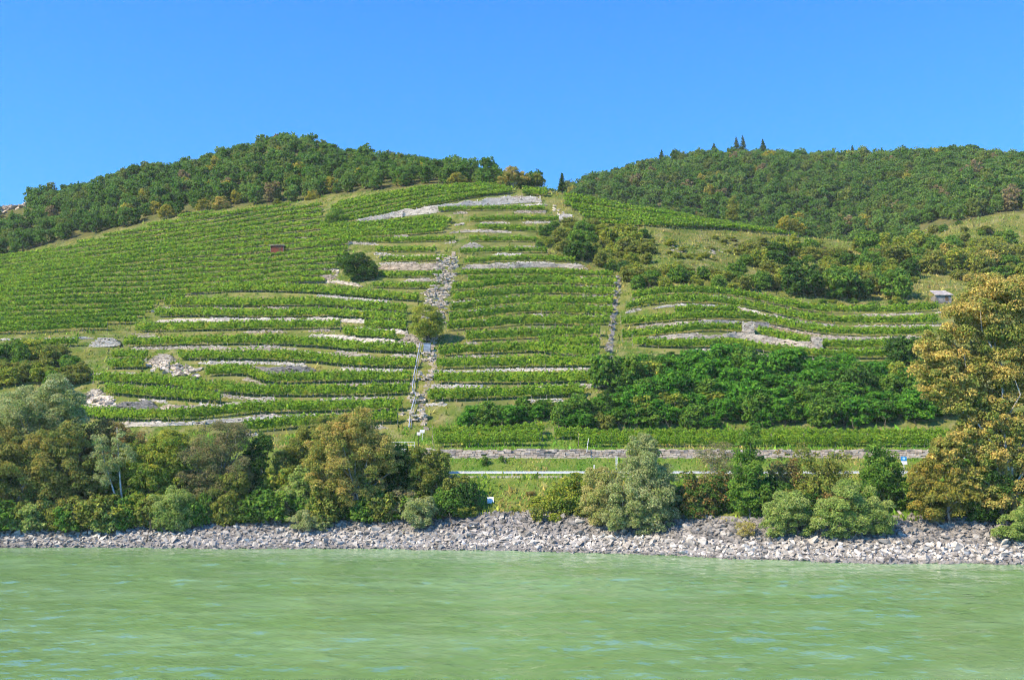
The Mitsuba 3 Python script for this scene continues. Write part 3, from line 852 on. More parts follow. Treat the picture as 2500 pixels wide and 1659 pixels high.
# walls: picture line of the foot, height in metres
W = [
    ('D1', [(80, 430), (300, 392), (550, 348), (840, 318), (1100, 278), (1400, 246), (1600, 226), (1900, 212)], 2.0, 'long white wall curving below the hilltop vineyard, topped by pale posts', 'stone_white'),
    ('D1', [(1450, 268), (1700, 258), (1950, 242)], 0.95, 'low pale wall just under the right end of the long white hilltop wall', 'stone_white'),
    ('D1', [(1540, 190), (1740, 182), (1880, 196)], 0.9, 'short brownish wall on the crest above the end of the long white wall', 'stone_warm'),
    ('D1', [(2050, 392), (2120, 388), (2195, 400)], 1.9, 'white masonry block at the top of the scrub slope beside the ridge vines', 'stone_white'),
    ('D1', [(320, 852), (700, 862), (960, 850)], 1.5, 'pinkish dry stone wall right of the dark round tree', 'stone_warm'),
    ('D1', [(540, 978), (900, 965)], 0.9, 'short dry wall lower right of the dark round tree', 'stone_pale'),
    ('D1', [(300, 740), (700, 738), (1010, 728)], 0.6, 'low dry wall above the pinkish wall left of the middle stairway top', 'stone_pale'),
    ('D1', [(720, 1090), (930, 1070)], 0.9, 'small wall behind the lone green tree, left of the middle stairway', 'stone_pale'),
    ('D1', [(1120, 852), (1500, 842), (2000, 832), (2340, 862)], 1.15, 'long dry wall at the upper end of the centre terraces', 'stone_pale'),
    ('D1', [(1090, 664), (1200, 662), (1340, 652)], 1.4, 'short pale wall patch at the top of the middle stairway', 'stone_pale'),
    ('D1', [(1520, 648), (1870, 640)], 0.5, 'thin pale wall right of the stairway top', 'stone_pale'),
    ('D1', [(470, 556), (620, 542)], 0.7, 'tiny pale wall patch in the vines left of the crest', 'stone_pale'),
    ('D1', [(1000, 512), (1200, 500), (1460, 505)], 0.7, 'small pale wall in the vines below the crest', 'stone_pale'),
    ('D1', [(1060, 436), (1140, 428)], 0.6, 'tiny pale wall under the second hilltop row', 'stone_pale'),
    ('B2', [(-900, 470), (-400, 464), (0, 462), (500, 457), (900, 472), (1380, 505)], 0.75, 'long thin white wall crossing the left terraces at mid height', 'stone_white'),
    ('B2', [(830, 548), (1150, 557), (1400, 584)], 0.8, 'pale wall left of the lone green tree', 'stone_white'),
    ('B2', [(450, 612), (700, 622), (1100, 662), (1500, 694)], 1.05, 'sloping white wall running down to the lone green tree', 'stone_white'),
    ('B2', [(1290, 662), (1530, 672)], 1.7, 'rough stone wall behind the trunk of the lone green tree', 'stone_warm'),
    ('B2', [(400, 748), (700, 778), (1100, 790)], 0.85, 'dry wall under the sloping white wall on the left terraces', 'stone_pale'),
    ('B2', [(-650, 742), (-300, 742), (0, 734), (210, 734)], 0.85, 'broken dry wall across the middle of the left terraces', 'stone_warm'),
    ('B2', [(-70, 918), (250, 935), (560, 905)], 1.5, 'bulging grey stone wall in the lower left terraces', 'stone_grey'),
    ('B1', [(2010, 1225), (2363, 1222), (2500, 1205)], 0.9, 'pale wall with bare earth beside the lower left terraces', 'stone_pale'),
    ('B1', [(770, 1132), (860, 1134), (940, 1135)], 1.5, 'dry wall at the left end of the lower terraces', 'stone_pale'),
    ('B1', [(1040, 1252), (1250, 1252), (1420, 1250)], 1.5, 'grey streaked wall under the lower left terraces', 'stone_grey'),
    ('B1', [(1420, 1252), (1700, 1250), (1960, 1240)], 0.7, 'low earthy wall right of the grey streaked wall', 'stone_warm'),
    ('B1', [(1120, 1410), (1700, 1392), (2363, 1352), (2640, 1335), (2930, 1318)], 0.65, 'lowest long pale wall on the left terraces', 'stone_white'),
    ('B1', [(-40, 632), (400, 626), (850, 616)], 0.5, 'thin white wall at the far left edge of the vineyards', 'stone_white'),
    ('B1', [(790, 692), (950, 690), (1100, 682)], 2.3, 'tall pale wall patch at the left end of the terraces', 'stone_white'),
    ('B1', [(1190, 618), (1480, 616)], 0.7, 'short pale wall right of the tall pale wall patch', 'stone_pale'),
    ('B1', [(810, 942), (1270, 942)], 0.5, 'thin white wall left of the big rock outcrop', 'stone_white'),
    ('B1', [(1340, 830), (1450, 832), (1600, 826)], 1.8, 'rough wall of big blocks above the rock outcrop', 'stone_pale'),
    ('B1', [(1480, 168), (1580, 170)], 0.6, 'tiny pale wall patch in the upper left vines', 'stone_pale'),
    ('B1', [(1690, 222), (1850, 205)], 0.9, 'small pale rubble wall in the upper left vines', 'stone_pale'),
    ('B1', [(1870, 155), (2020, 130)], 1.1, 'pale rubble patch higher in the upper left vines', 'stone_pale'),
    ('B1', [(1360, 382), (1450, 372)], 0.7, 'pale rubble at the left end of an upper terrace', 'stone_pale'),
    ('A2', [(400, 1142), (520, 1132)], 0.8, 'pale wall patch near the red hut', 'stone_pale'),
    ('A2', [(560, 1500), (760, 1490)], 1.6, 'rubble wall left of the dark round tree', 'stone_warm'),
    ('B2', [(320, 110), (600, 112), (980, 152)], 0.7, 'long pale wall below the dark round tree', 'stone_pale'),
    ('B3', [(1260, 532), (1500, 502), (1900, 484), (2140, 486)], 0.8, 'pale dry wall across the right terraces, third from the top', 'stone_pale'),
    ('B3', [(1300, 350), (1500, 328), (1900, 334), (2363, 422)], 0.55, 'thin white wall high on the right terraces', 'stone_white'),
    ('D3', [(200, 955), (300, 940), (550, 925), (850, 925), (1100, 945), (1300, 975), (1480, 995)], 1.55, 'biggest pale wall of the right terraces, arching above the dark thicket', 'stone_pale'),
    ('D3', [(500, 1028), (760, 1026)], 0.8, 'short pale wall half hidden by the dark thicket', 'stone_pale'),
    ('D3', [(930, 884), (970, 884), (1005, 884)], 2.7, 'stone pier standing in the right terraces', 'stone_pale'),
    ('D3', [(1020, 826), (1100, 830)], 1.2, 'wall piece right of the stone pier', 'stone_grey'),
    ('D3', [(1370, 912), (1700, 928), (2200, 918)], 1.0, 'pale dry wall at the right end of the right terraces', 'stone_pale'),
    ('D3', [(1430, 990), (1465, 992), (1500, 992)], 2.4, 'stone pier near the right end of the right terraces', 'stone_pale'),
]
for r, p, h, lab, mat in W:
    wall(r, p, h, lab, mat)
xx = np.linspace(-13.4, 92, 240)
wall(None, None, 1.45, 'long low dry stone wall behind the road, of brown and pale stones', 'stone_pale', key='road_wall', stone=(0.62, 0.27), parts=True, back=False,
     line=np.stack([xx, xx * 0 + 142.0, xx * 0 + 10.85 + 0.06 * np.sin(xx * 0.4)], 1))


(lm, lc) = ledge_mesh()
put('terrace_ground', lm, 'hill_ground', kind='structure', color=lc)

# ----------------------------------------------------------------------------- trees and shrubs
def mixh(*cs):
    return [(np.array(c), w) for c, w in cs]


HUE = {
    'green': mixh(((0.050, 0.110, 0.018), 3), ((0.075, 0.145, 0.022), 3), ((0.11, 0.175, 0.03), 1)),
    'dark': mixh(((0.030, 0.070, 0.014), 3), ((0.045, 0.095, 0.018), 3)),
    'locust': mixh(((0.035, 0.110, 0.014), 3), ((0.055, 0.150, 0.018), 3), ((0.085, 0.19, 0.02), 1)),
    'olive': mixh(((0.115, 0.135, 0.03), 3), ((0.15, 0.165, 0.035), 2), ((0.085, 0.12, 0.025), 2)),
    'yellowgreen': mixh(((0.155, 0.19, 0.03), 3), ((0.20, 0.21, 0.035), 2), ((0.10, 0.15, 0.025), 2)),
    'yellow': mixh(((0.19, 0.18, 0.03), 3), ((0.14, 0.155, 0.03), 3)),
    'gold': mixh(((0.262, 0.220, 0.062), 4), ((0.20, 0.185, 0.055), 3), ((0.145, 0.16, 0.038), 3), ((0.10, 0.135, 0.03), 1.2)),
    'ochre': mixh(((0.17, 0.16, 0.042), 3), ((0.135, 0.145, 0.036), 3), ((0.10, 0.13, 0.032), 2)),
    'silver': mixh(((0.185, 0.215, 0.095), 3), ((0.14, 0.18, 0.062), 3), ((0.225, 0.25, 0.13), 1)),
    'willow': mixh(((0.15, 0.205, 0.055), 3), ((0.18, 0.225, 0.075), 2), ((0.11, 0.165, 0.04), 2)),
    'palewillow': mixh(((0.22, 0.22, 0.085), 3), ((0.18, 0.205, 0.065), 2)),
    'brown': mixh(((0.14, 0.13, 0.065), 3), ((0.115, 0.12, 0.05), 3), ((0.095, 0.125, 0.04), 2)),
    'rust': mixh(((0.16, 0.125, 0.045), 3), ((0.13, 0.12, 0.04), 3), ((0.10, 0.12, 0.032), 2)),
    'bluegreen': mixh(((0.10, 0.165, 0.085), 3), ((0.075, 0.135, 0.06), 2)),
}


def limb(a, b, r0, r1, rng, sag=0.0, n=6, wob=0.06):
    t = np.linspace(0, 1, n)[:, None]
    a, b = np.asarray(a, float), np.asarray(b, float)
    L = np.linalg.norm(b - a)
    p = a + (b - a) * t
    p[:, 2] += (np.sin(np.pi * t[:, 0]) * sag * L)
    p[1:-1] += wob * L * rng.normal(size=(n - 2, 3)) * [1, 1, 0.4] * 0.5
    return tube(p, r0 + (r1 - r0) * t[:, 0], 6)


def wood(base, blobs, rng, r=0.16, nl=9, fork=0.45, stems=1):
    """Trunk or stems with limbs that reach into the lumps of the crown."""
    cs = np.array([b[0] for b in blobs])
    mid = cs.mean(0)
    parts = []
    for s in range(stems):
        root = base + (np.array([rng.normal() * 0.35, rng.normal() * 0.35, 0]) if stems > 1 else 0)
        tgt = mid if stems == 1 else cs[rng.integers(len(cs))]
        f = root + (tgt - root) * fork
        parts.append(limb(root - [0, 0, 0.3], f, r, r * 0.7, rng, 0, 5, 0.04))
        for i in rng.permutation(len(cs))[:max(2, nl // stems)]:
            k = rng.uniform(0.55, 1.0)
            parts.append(limb(root + (f - root) * k, cs[i], r * 0.5, r * 0.10, rng, 0.06, 6))
    return join(parts)


def plant(name, label, base_v, ells_v, hue, cat='shrub', group=None, leaf=0.28, dens=1.0, fill=1.15, frac=0.26, d=None, bark='bark_grey', r=0.12, nl=9, stems=1, fork=0.45,
          aspect=0.6, droop=0.0, up=0.3, rmax=0.95, depth=0.9, loose=0.75, spread=0.22):
    """A tree or shrub measured in the 2363 wide view: foot and the ellipses of its crown, all about one distance away."""
    key = numbered(name)
    rng = np.random.default_rng(abs(hash_name(key)))
    bx, by = base_v
    if d is None:
        g = ground([bx * K], [by * K], 100, 300)[0]
        d = g[1]
    else:
        u = float(slope_of(bx * K, by * K)[0])
        g = np.array([u * d, d, float(Hud(u, d))])
    pxm = d / F_PX * K
    ells = []
    for e in ells_v:
        cx, cy, rx, ry = e[:4]
        dd = d + (e[4] if len(e) > 4 else 0)
        c = at(cx * K, cy * K, dd)
        ells.append((c, (rx * pxm, depth * min(rx, ry * 1.2) * pxm, ry * pxm)))
    bl = lumps(ells, rng, frac, 0.3, rmax, fill)
    hz = H(np.array([b[0][0] for b in bl]), np.array([b[0][1] for b in bl]))
    bl = [b for b, z in zip(bl, hz) if b[0][2] > z + 0.1]
    v, f, c = leaves_on_blobs(bl, leaf, HUE[hue] if isinstance(hue, str) else hue, rng, dens * 0.62, aspect, up=up, droop=droop, loose=loose, spread=spread)
    gz = H(v[::4, 0], v[::4, 1])
    ok = v[::4, 2] > gz + 0.05
    m = len(ok)
    idx = np.flatnonzero(ok)
    v = v.reshape(m, 4, 3)[idx].reshape(-1, 3)
    c = c.reshape(m, 4, 3)[idx].reshape(-1, 3)
    f = f[:2 * len(idx)]
    put(key + '__foliage', (v, f), LEAF, color=c)
    put(key + ('__trunk' if stems == 1 else '__stems'), wood(g, bl, rng, r, nl, fork, stems), bark, smooth=True)
    tag(key, label, cat, group)
    return key, g, bl


def hash_name(s):
    h = 7
    for ch in s:
        h = (h * 131 + ord(ch)) % 2147483647
    return h


# ---- the riverside, left to right
plant('poplar_tree', 'silvery green poplar crown rising above the ochre trees at the far left', (70, 1150), [(60, 960, 70, 75), (140, 930, 60, 62), (10, 1000, 60, 70), (110, 1010, 60, 60), (165, 990, 40, 60)], 'silver', 'tree', d=130, r=0.28, leaf=0.27, nl=12)
plant('bank_tree', 'ochre leaved tree at the far left edge of the bank', (40, 1215), [(40, 1080, 80, 75), (-20, 1040, 70, 80), (100, 1050, 60, 70), (20, 1165, 70, 45)], 'ochre', 'tree', r=0.22)
plant('bank_tree', 'ochre green leafy tree between the far left tree and the thin leaning willow', (130, 1215), [(130, 1090, 60, 70), (150, 1020, 50, 50), (110, 1160, 70, 40), (185, 1110, 40, 60)], 'ochre', 'tree', r=0.18)
plant('bank_tree', 'rust brown tree top behind the thin leaning willow', (230, 1150), [(190, 1020, 50, 38), (250, 1000, 55, 32), (300, 1020, 40, 32), (230, 1060, 60, 40)], 'rust', 'tree', d=132, r=0.16, dens=0.7)
plant('shrub', 'low dark bush on the stones under the leaning willow', (180, 1215), [(190, 1190, 60, 22), (130, 1200, 40, 18)], 'dark', stems=4, r=0.04)
plant('bank_tree', 'yellow green tree right of the leaning willow', (340, 1190), [(350, 1080, 60, 65), (390, 1040, 55, 50), (320, 1120, 45, 55), (390, 1110, 45, 60), (300, 1060, 35, 40)], 'yellowgreen', 'tree', r=0.16)
plant('bank_tree', 'big grey brown sparse tree with thin twigs left of the dark ivy column', (500, 1190), [(500, 1030, 60, 55), (540, 1010, 45, 40), (460, 1075, 60, 50), (530, 1090, 55, 60), (480, 1140, 60, 45)], 'brown', 'tree', r=0.16, dens=0.55, nl=26, leaf=0.2)
plant('shrub', 'bright green bush under the grey brown sparse tree', (520, 1200), [(520, 1150, 50, 40), (560, 1175, 40, 25), (470, 1170, 35, 30), (540, 1110, 40, 30)], 'olive', stems=4, r=0.05)
plant('willow_shrub', 'grey green willow bush leaning over the stones under the sparse tree', (400, 1222), [(395, 1170, 52, 50), (420, 1200, 40, 32), (375, 1195, 30, 38)], 'willow', stems=5, r=0.05, leaf=0.27, aspect=0.36, droop=0.4)
plant('ivy_tree', 'dark ivy clad tree between the sparse tree and the golden tree', (600, 1185), [(605, 1030, 26, 40), (595, 1090, 36, 50), (620, 1130, 35, 45), (580, 1060, 22, 40), (570, 1140, 40, 40)], 'dark', 'tree', d=129, r=0.2)
plant('shrub', 'brownish green shrub behind the bushes left of the golden tree', (660, 1160), [(660, 1080, 40, 50), (690, 1050, 40, 40), (640, 1120, 35, 35)], 'olive', d=131, stems=4, r=0.05)
plant('shrub', 'light green climbing bush in front of the golden tree, left side', (690, 1195), [(680, 1140, 45, 35), (720, 1150, 35, 40), (650, 1155, 25, 25), (705, 1105, 35, 35)], 'willow', stems=4, r=0.05)
plant('willow_shrub', 'small grey green bush hanging onto the stones left of the golden trunk', (710, 1225), [(705, 1205, 42, 28), (745, 1212, 22, 20)], 'silver', stems=4, r=0.04, leaf=0.2, aspect=0.4)
plant('golden_tree', 'large golden leaved tree in the middle left of the bank with a visible trunk', (835, 1205), [(800, 1060, 85, 70), (820, 990, 55, 48), (760, 1020, 55, 50), (860, 1040, 55, 50), (740, 1090, 45, 60), (800, 1130, 60, 50), (850, 1120, 45, 40), (900, 1060, 30, 35)], 'gold', 'tree', r=0.3, nl=22, leaf=0.25, bark='bark_grey')
plant('shrub', 'olive bush top behind the golden tree, left upper side', (720, 1120), [(715, 1010, 40, 30), (750, 985, 40, 28)], 'olive', d=132, stems=3, r=0.06)
plant('bank_tree', 'deep green tree in the shade right of the golden tree', (910, 1185), [(905, 1110, 45, 60), (930, 1060, 40, 40), (890, 1160, 45, 35), (950, 1130, 35, 50)], 'dark', 'tree', d=127.5, r=0.16)
plant('bank_tree', 'mixed green and brown leaved tree between the dark tree and the grass slope', (1000, 1180), [(985, 1090, 45, 40), (1020, 1120, 45, 45), (1050, 1130, 40, 40), (975, 1140, 40, 40), (1010, 1060, 30, 25), (960, 1050, 30, 22)], 'olive', 'tree', r=0.12)
plant('willow_shrub', 'round grey willow bush on the stones left of the white board', (965, 1222), [(965, 1185, 38, 36), (985, 1170, 25, 25)], 'silver', stems=6, r=0.04, leaf=0.27, aspect=0.36, up=0.5)
plant('shrub', 'fresh green bush right behind the round grey willow bush', (1020, 1195), [(1020, 1165, 35, 28), (1050, 1170, 25, 22)], 'green', stems=4, r=0.04)
plant('shrub', 'yellowish bush on the grass slope right of the white board', (1300, 1185), [(1300, 1140, 40, 38), (1330, 1120, 32, 30), (1270, 1160, 28, 22), (1315, 1175, 40, 20)], 'yellowgreen', stems=5, r=0.04, dens=0.85)
plant('shrub', 'small olive bush perched on the riprap right of the white board', (1240, 1205), [(1240, 1185, 20, 20)], 'olive', stems=3, r=0.03)
plant('willow_tree', 'pale yellowish willow, left half of the big willow clump', (1400, 1215), [(1390, 1130, 50, 55), (1375, 1180, 40, 40), (1420, 1180, 40, 45), (1375, 1105, 28, 30)], 'palewillow', 'tree', stems=5, r=0.07, leaf=0.27, aspect=0.36, droop=0.5)
plant('willow_tree', 'tall grey green willow standing highest on the middle of the bank', (1470, 1230), [(1485, 1085, 66, 60), (1480, 1032, 38, 34), (1505, 1150, 66, 62), (1455, 1150, 56, 60), (1485, 1200, 74, 40), (1530, 1120, 36, 55), (1425, 1195, 42, 32)], 'silver', 'tree', stems=5, r=0.1, leaf=0.27, aspect=0.36, droop=0.5, nl=20)
plant('shrub', 'dark shrub with rust patches right of the tall willow', (1620, 1195), [(1600, 1130, 35, 45), (1640, 1140, 40, 45), (1620, 1170, 50, 30), (1660, 1110, 30, 30)], mixh(((0.05, 0.10, 0.02), 5), ((0.16, 0.11, 0.04), 3), ((0.10, 0.12, 0.03), 2)), stems=6, r=0.05, dens=0.7, nl=20)
plant('bare_tree', 'thin almost leafless grey tree in front of the vine hedges', (1660, 1150), [(1640, 1045, 45, 30), (1680, 1060, 40, 40), (1650, 1090, 40, 40)], 'brown', 'tree', r=0.1, dens=0.16, nl=34, leaf=0.18, bark='bark_pale')
plant('bank_tree', 'slim bright green tree right of the thin leafless tree', (1730, 1195), [(1730, 1050, 35, 55), (1725, 1110, 42, 50), (1740, 1150, 45, 45), (1735, 1000, 22, 30), (1705, 1140, 28, 40)], 'green', 'tree', r=0.14)
plant('shrub', 'reddish brown thin bush left of the light green willow pair', (1810, 1160), [(1805, 1080, 35, 45), (1840, 1110, 40, 35), (1790, 1130, 40, 35)], 'rust', stems=5, r=0.05, dens=0.42, nl=20)
plant('shrub', 'loose green bush letting the road rail show through', (1900, 1160), [(1890, 1090, 45, 35), (1935, 1080, 35, 40), (1900, 1130, 60, 30), (1860, 1050, 30, 30)], 'olive', stems=5, r=0.05, dens=0.4, nl=18)
plant('willow_shrub', 'light green round willow, left one of the pair on the stones', (1815, 1240), [(1820, 1180, 52, 52), (1785, 1205, 30, 38), (1850, 1205, 35, 38)], 'willow', stems=6, r=0.05, leaf=0.25, aspect=0.38, up=0.5)
plant('willow_shrub', 'light green broad willow, right one of the pair on the stones', (1965, 1242), [(1970, 1165, 65, 58), (1920, 1195, 48, 48), (2025, 1195, 48, 48), (1970, 1210, 80, 35)], 'willow', stems=7, r=0.06, leaf=0.25, aspect=0.38, up=0.5)
plant('shrub', 'green bush left of the blue sign', (2040, 1180), [(2040, 1090, 45, 55), (2020, 1050, 30, 35), (2070, 1130, 40, 50), (2010, 1120, 35, 40)], 'green', stems=4, r=0.06, dens=0.8)
plant('bank_tree', 'olive yellow tree with drooping branches below the big golden poplar', (2190, 1215), [(2170, 1090, 50, 60), (2150, 1150, 50, 55), (2210, 1150, 55, 55), (2130, 1110, 35, 45), (2190, 1040, 40, 40), (2245, 1110, 40, 50)], mixh(((0.17, 0.16, 0.03), 3), ((0.12, 0.13, 0.03), 3), ((0.20, 0.16, 0.035), 1)), 'tree', r=0.16, droop=0.6, leaf=0.22)
plant('bank_tree', 'dark green tree behind the poplar trunk at the right edge', (2310, 1210), [(2290, 1120, 50, 60), (2340, 1150, 50, 60), (2270, 1170, 40, 40), (2380, 1100, 50, 80)], 'dark', 'tree', r=0.16)
k, g, bl = plant('golden_poplar', 'huge golden poplar filling the right edge with a pale forked trunk', (2352, 1215), [(2240, 740, 80, 70), (2310, 690, 80, 70), (2180, 850, 75, 60), (2280, 830, 80, 70), (2160, 800, 50, 45), (2230, 920, 75, 50), (2150, 900, 40, 30), (2370, 740, 90, 110), (2450, 850, 110, 140), (2330, 900, 70, 50), (2220, 1010, 60, 36), (2270, 1060, 70, 45), (2340, 1060, 50, 40), (2420, 1020, 80, 70), (2230, 1110, 40, 30), (2300, 960, 70, 45), (2345, 1130, 50, 50), (2400, 1120, 60, 60), (2290, 1150, 45, 40), (2340, 990, 50, 40), (2300, 1015, 55, 42), (2265, 965, 50, 38), (2180, 1045, 40, 32)], 'gold', 'tree', r=0.36, nl=16, leaf=0.31, bark='bark_pale', rmax=1.2, fork=0.30)
plant('willow_shrub', 'green willow bush at the water in the lower right corner', (2350, 1255), [(2350, 1215, 45, 36), (2390, 1200, 50, 50), (2310, 1228, 25, 18)], 'willow', stems=5, r=0.05, leaf=0.25, aspect=0.38)
plant('dry_bush', 'small straw coloured bush on the riprap left of the willow pair', (1722, 1242), [(1722, 1222, 28, 20)], mixh(((0.24, 0.22, 0.09), 3), ((0.2, 0.2, 0.06), 2)), 'bush', stems=5, r=0.02, leaf=0.16, aspect=0.3, dens=0.6)
plant('shrub', 'small dark bush on the grass strip below the road wall', (1120, 1075), [(1119, 1064, 9, 13)], 'dark', d=140.8, stems=3, r=0.03, leaf=0.16)
plant('shrub', 'tiny bush on the grass strip right of the small dark bush', (1159, 1063), [(1159, 1059, 6, 6)], 'dark', d=141.2, stems=2, r=0.02, leaf=0.14)
plant('shrub', 'olive shrub by the footpath railing left of the road wall', (960, 1080), [(950, 1062, 40, 18), (1000, 1075, 40, 22), (900, 1070, 40, 30)], 'olive', d=131, stems=4, r=0.04, dens=0.8)
# the thin willow with two leaning trunks
rng = np.random.default_rng(42)
tw = numbered('leaning_willow')
tag(tw, 'thin willow with two pale leaning trunks and sparse grey green leaves', 'tree')
WD = float(ground([292 * K], [1216 * K], 100, 132)[0, 1])
forks = [[(292, 1208), (272, 1160), (255, 1110), (240, 1060), (232, 1020)], [(290, 1204), (279, 1130), (275, 1080), (272, 1030), (270, 985)]]
bl = []
for j, path in enumerate(forks):
    p = np.array([at(a * K, b * K, WD + 0.4 * j) for a, b in path])
    put(tw + '__trunk' + ('' if j == 0 else '_001'), tube(p, np.linspace(0.15, 0.05, len(p)), 7), 'bark_pale', smooth=True)
for cx, cy, rx, ry in [(228, 1030, 22, 35), (245, 1070, 25, 30), (265, 1060, 20, 30), (295, 1050, 22, 30), (240, 1105, 28, 16), (275, 1010, 14, 24)]:
    c = at(cx * K, cy * K, WD)
    m = WD / F_PX * K
    bl += lumps([(c, (rx * m, rx * m * 0.9, ry * m))], rng, 0.4, 0.3, 0.9, 1.0)
v, f, c = leaves_on_blobs(bl, 0.26, HUE['silver'], rng, 0.34, 0.36, droop=0.5)
put(tw + '__foliage', (v, f), LEAF, color=c)

# ---- single trees on the hill
plant('hill_tree', 'lone round green tree standing by the middle stairway', (984, 797), [(985, 742, 38, 42), (970, 755, 25, 28), (1003, 750, 24, 32)], 'yellowgreen', 'tree', leaf=0.26, r=0.16, nl=10, bark='bark_dark', dens=0.85)
plant('hill_tree', 'dark spreading round tree on the left terraces with a long shadow', (838, 648), [(825, 612, 42, 28), (800, 605, 24, 22), (850, 622, 28, 24), (830, 630, 40, 20)], 'dark', 'tree', leaf=0.3, r=0.18, bark='bark_dark')
plant('hill_tree', 'small loose green tree at the left end of the white hilltop wall', (766, 526), [(775, 500, 22, 18), (762, 505, 14, 14), (788, 510, 14, 12)], 'green', 'tree', leaf=0.3, r=0.12, bark='bark_dark', dens=0.7)
plant('poplar_tree', 'slim upright poplar in front of the right wooded hill', (1693, 515), [(1693, 478, 14, 28), (1690, 500, 18, 20)], 'olive', 'tree', d=285, leaf=0.4, r=0.15)
plant('golden_tree', 'yellow orange tree at the right end of the left wood, on the saddle', (1185, 430), [(1180, 402, 24, 20), (1205, 410, 24, 16), (1160, 418, 18, 14)], 'gold', 'tree', d=279, leaf=0.45, r=0.15)
plant('golden_tree', 'yellowish tree on the valley edge below the right wood', (1825, 540), [(1820, 518, 28, 20), (1845, 528, 20, 14)], 'yellow', 'tree', d=283, leaf=0.42, r=0.13, dens=0.9)


def conifer(label, vx, vy_foot, vy_top, d, w):
    key = numbered('spruce')
    rng = np.random.default_rng(hash_name(key))
    a, b = at(vx * K, vy_foot * K, d), at(vx * K, vy_top * K, d)
    h = b[2] - a[2]
    m = d / F_PX * K
    bl = []
    for t in np.linspace(0.05, 1, 11):
        r = w * m * (1 - t) * rng.uniform(0.8, 1.15) + 0.15
        for q in range(5):
            an = rng.uniform(0, 6.28)
            bl.append((a + [math.cos(an) * r * 0.55, math.sin(an) * r * 0.55, h * t], np.array([0.55 * r + 0.2, 0.55 * r + 0.2, h * 0.05]), rng.random()))
    v, f, c = leaves_on_blobs(bl, 0.5, HUE['dark'], rng, 0.6, 0.5, up=0.2)
    put(key + '__foliage', (v, f), LEAF, color=c * 0.8)
    put(key + '__trunk', limb(a - [0, 0, 3], b, 0.28, 0.04, rng, 0, 5, 0.0), 'bark_dark', smooth=True)
    tag(key, label, 'tree')


conifer('dark spruce on the right skyline, left one of the tall pair', 1700, 356, 318, 556, 13)
conifer('tallest dark spruce on the right skyline, right one of the pair', 1715, 364, 315, 552, 16)
conifer('single spruce on the right skyline just right of the tall pair', 1761, 356, 323, 558, 13)
conifer('small lone spruce far right on the skyline', 1968, 362, 337, 562, 9)
conifer('small spruce on the skyline left of the tall pair', 1648, 356, 332, 556, 10)
conifer('small spruce at the left part of the right skyline', 1527, 372, 347, 545, 10)
conifer('dark spruce on the saddle beside the yellow orange tree', 1297, 440, 402, 288, 9)

for n_, (vx, vy, r_, hue, lab) in enumerate([(383, 505, 17, 'yellow', 'yellow green tree at the edge of the left wood, leftmost of the yellow ones'), (470, 488, 15, 'yellow', 'yellow tree at the left wood edge, left one of a pair'), (512, 486, 17, 'gold', 'ochre tree at the left wood edge, right one of a pair'),
                                             (640, 478, 10, 'olive', 'small olive bush in front of the left wood'), (722, 468, 15, 'yellow', 'yellow green tree in front of the dark part of the left wood'), (1055, 430, 18, 'yellow', 'yellowish tree at the right part of the left wood edge'), (1240, 430, 15, 'olive', 'olive tree between the yellow orange tree and the saddle spruce'),
                                             (1215, 428, 13, 'dark', 'dark tree right below the yellow orange tree')]):
    plant('edge_tree', lab, (vx, vy), [(vx, vy - r_ * 1.1, r_, r_ * 0.9), (vx + r_ * 0.7, vy - r_ * 0.7, r_ * 0.7, r_ * 0.6), (vx - r_ * 0.7, vy - r_ * 0.6, r_ * 0.7, r_ * 0.6)], hue, 'tree', d=float(edge_d((vx * K - 1250) / F_PX)) + 1.5, leaf=0.5, r=0.12)

# ---- the scrub on the slopes: prototypes placed one by one
SHRUBS = {}
HUE_WORD = {'locust': 'rich green', 'green': 'mid green', 'olive': 'olive', 'yellowgreen': 'yellow green', 'dark': 'dark green', 'brown': 'brownish', 'gold': 'golden', 'rust': 'rust tinged', 'willow': 'pale green', 'yellow': 'yellow'}


def shrub_proto(hue, i, leaf=0.2):
    rng = np.random.default_rng(hash_name(hue) + i)
    ells = [(np.array([0, 0, 0.42]), (0.5, 0.5, 0.46))]
    for j in range(3):
        an = rng.uniform(0, 6.28)
        ells.append((np.array([0.3 * math.cos(an), 0.3 * math.sin(an), rng.uniform(0.3, 0.6)]), (0.3, 0.3, rng.uniform(0.25, 0.4))))
    ells.append((np.array([0, 0, 0.17]), (0.5, 0.5, 0.2)))
    bl = lumps(ells, rng, 0.27, 0.07, 0.3, 1.0)
    v, f, c = leaves_on_blobs(bl, leaf * rng.uniform(0.42, 0.55), HUE[hue], rng, 0.55, 0.7, up=0.4)
    v[:, 2] = np.maximum(v[:, 2], -0.05)
    return mikit.ply((v, f), LEAF, color=c), mikit.ply(wood(np.zeros(3), bl, rng, 0.014, 8, 0.4, 3), 'bark_dark')


def shrub(pos, w, h, hue, label, group, rng, name='scrub_bush', cat='bush'):
    if hue not in SHRUBS:
        SHRUBS[hue] = []
        for i in range(3):
            fo, st = shrub_proto(hue, i)
            gid = f'{hue}_shrub_{i}_group'
            scene[gid] = {'type': 'shapegroup', 'foliage': fo, 'stems': st}
            SHRUBS[hue].append(gid)
    gid = SHRUBS[hue][rng.integers(3)]
    key = numbered(name)
    M = (T().translate(list(map(float, pos))).rotate([0, 0, 1], float(rng.uniform(0, 360))).scale([float(w * rng.uniform(0.9, 1.1)), float(w * rng.uniform(0.9, 1.1)), float(h)]))
    scene[key] = {'type': 'instance', 'to_world': M, 'group': {'type': 'ref', 'id': gid}}
    tag(key, label, cat, group)


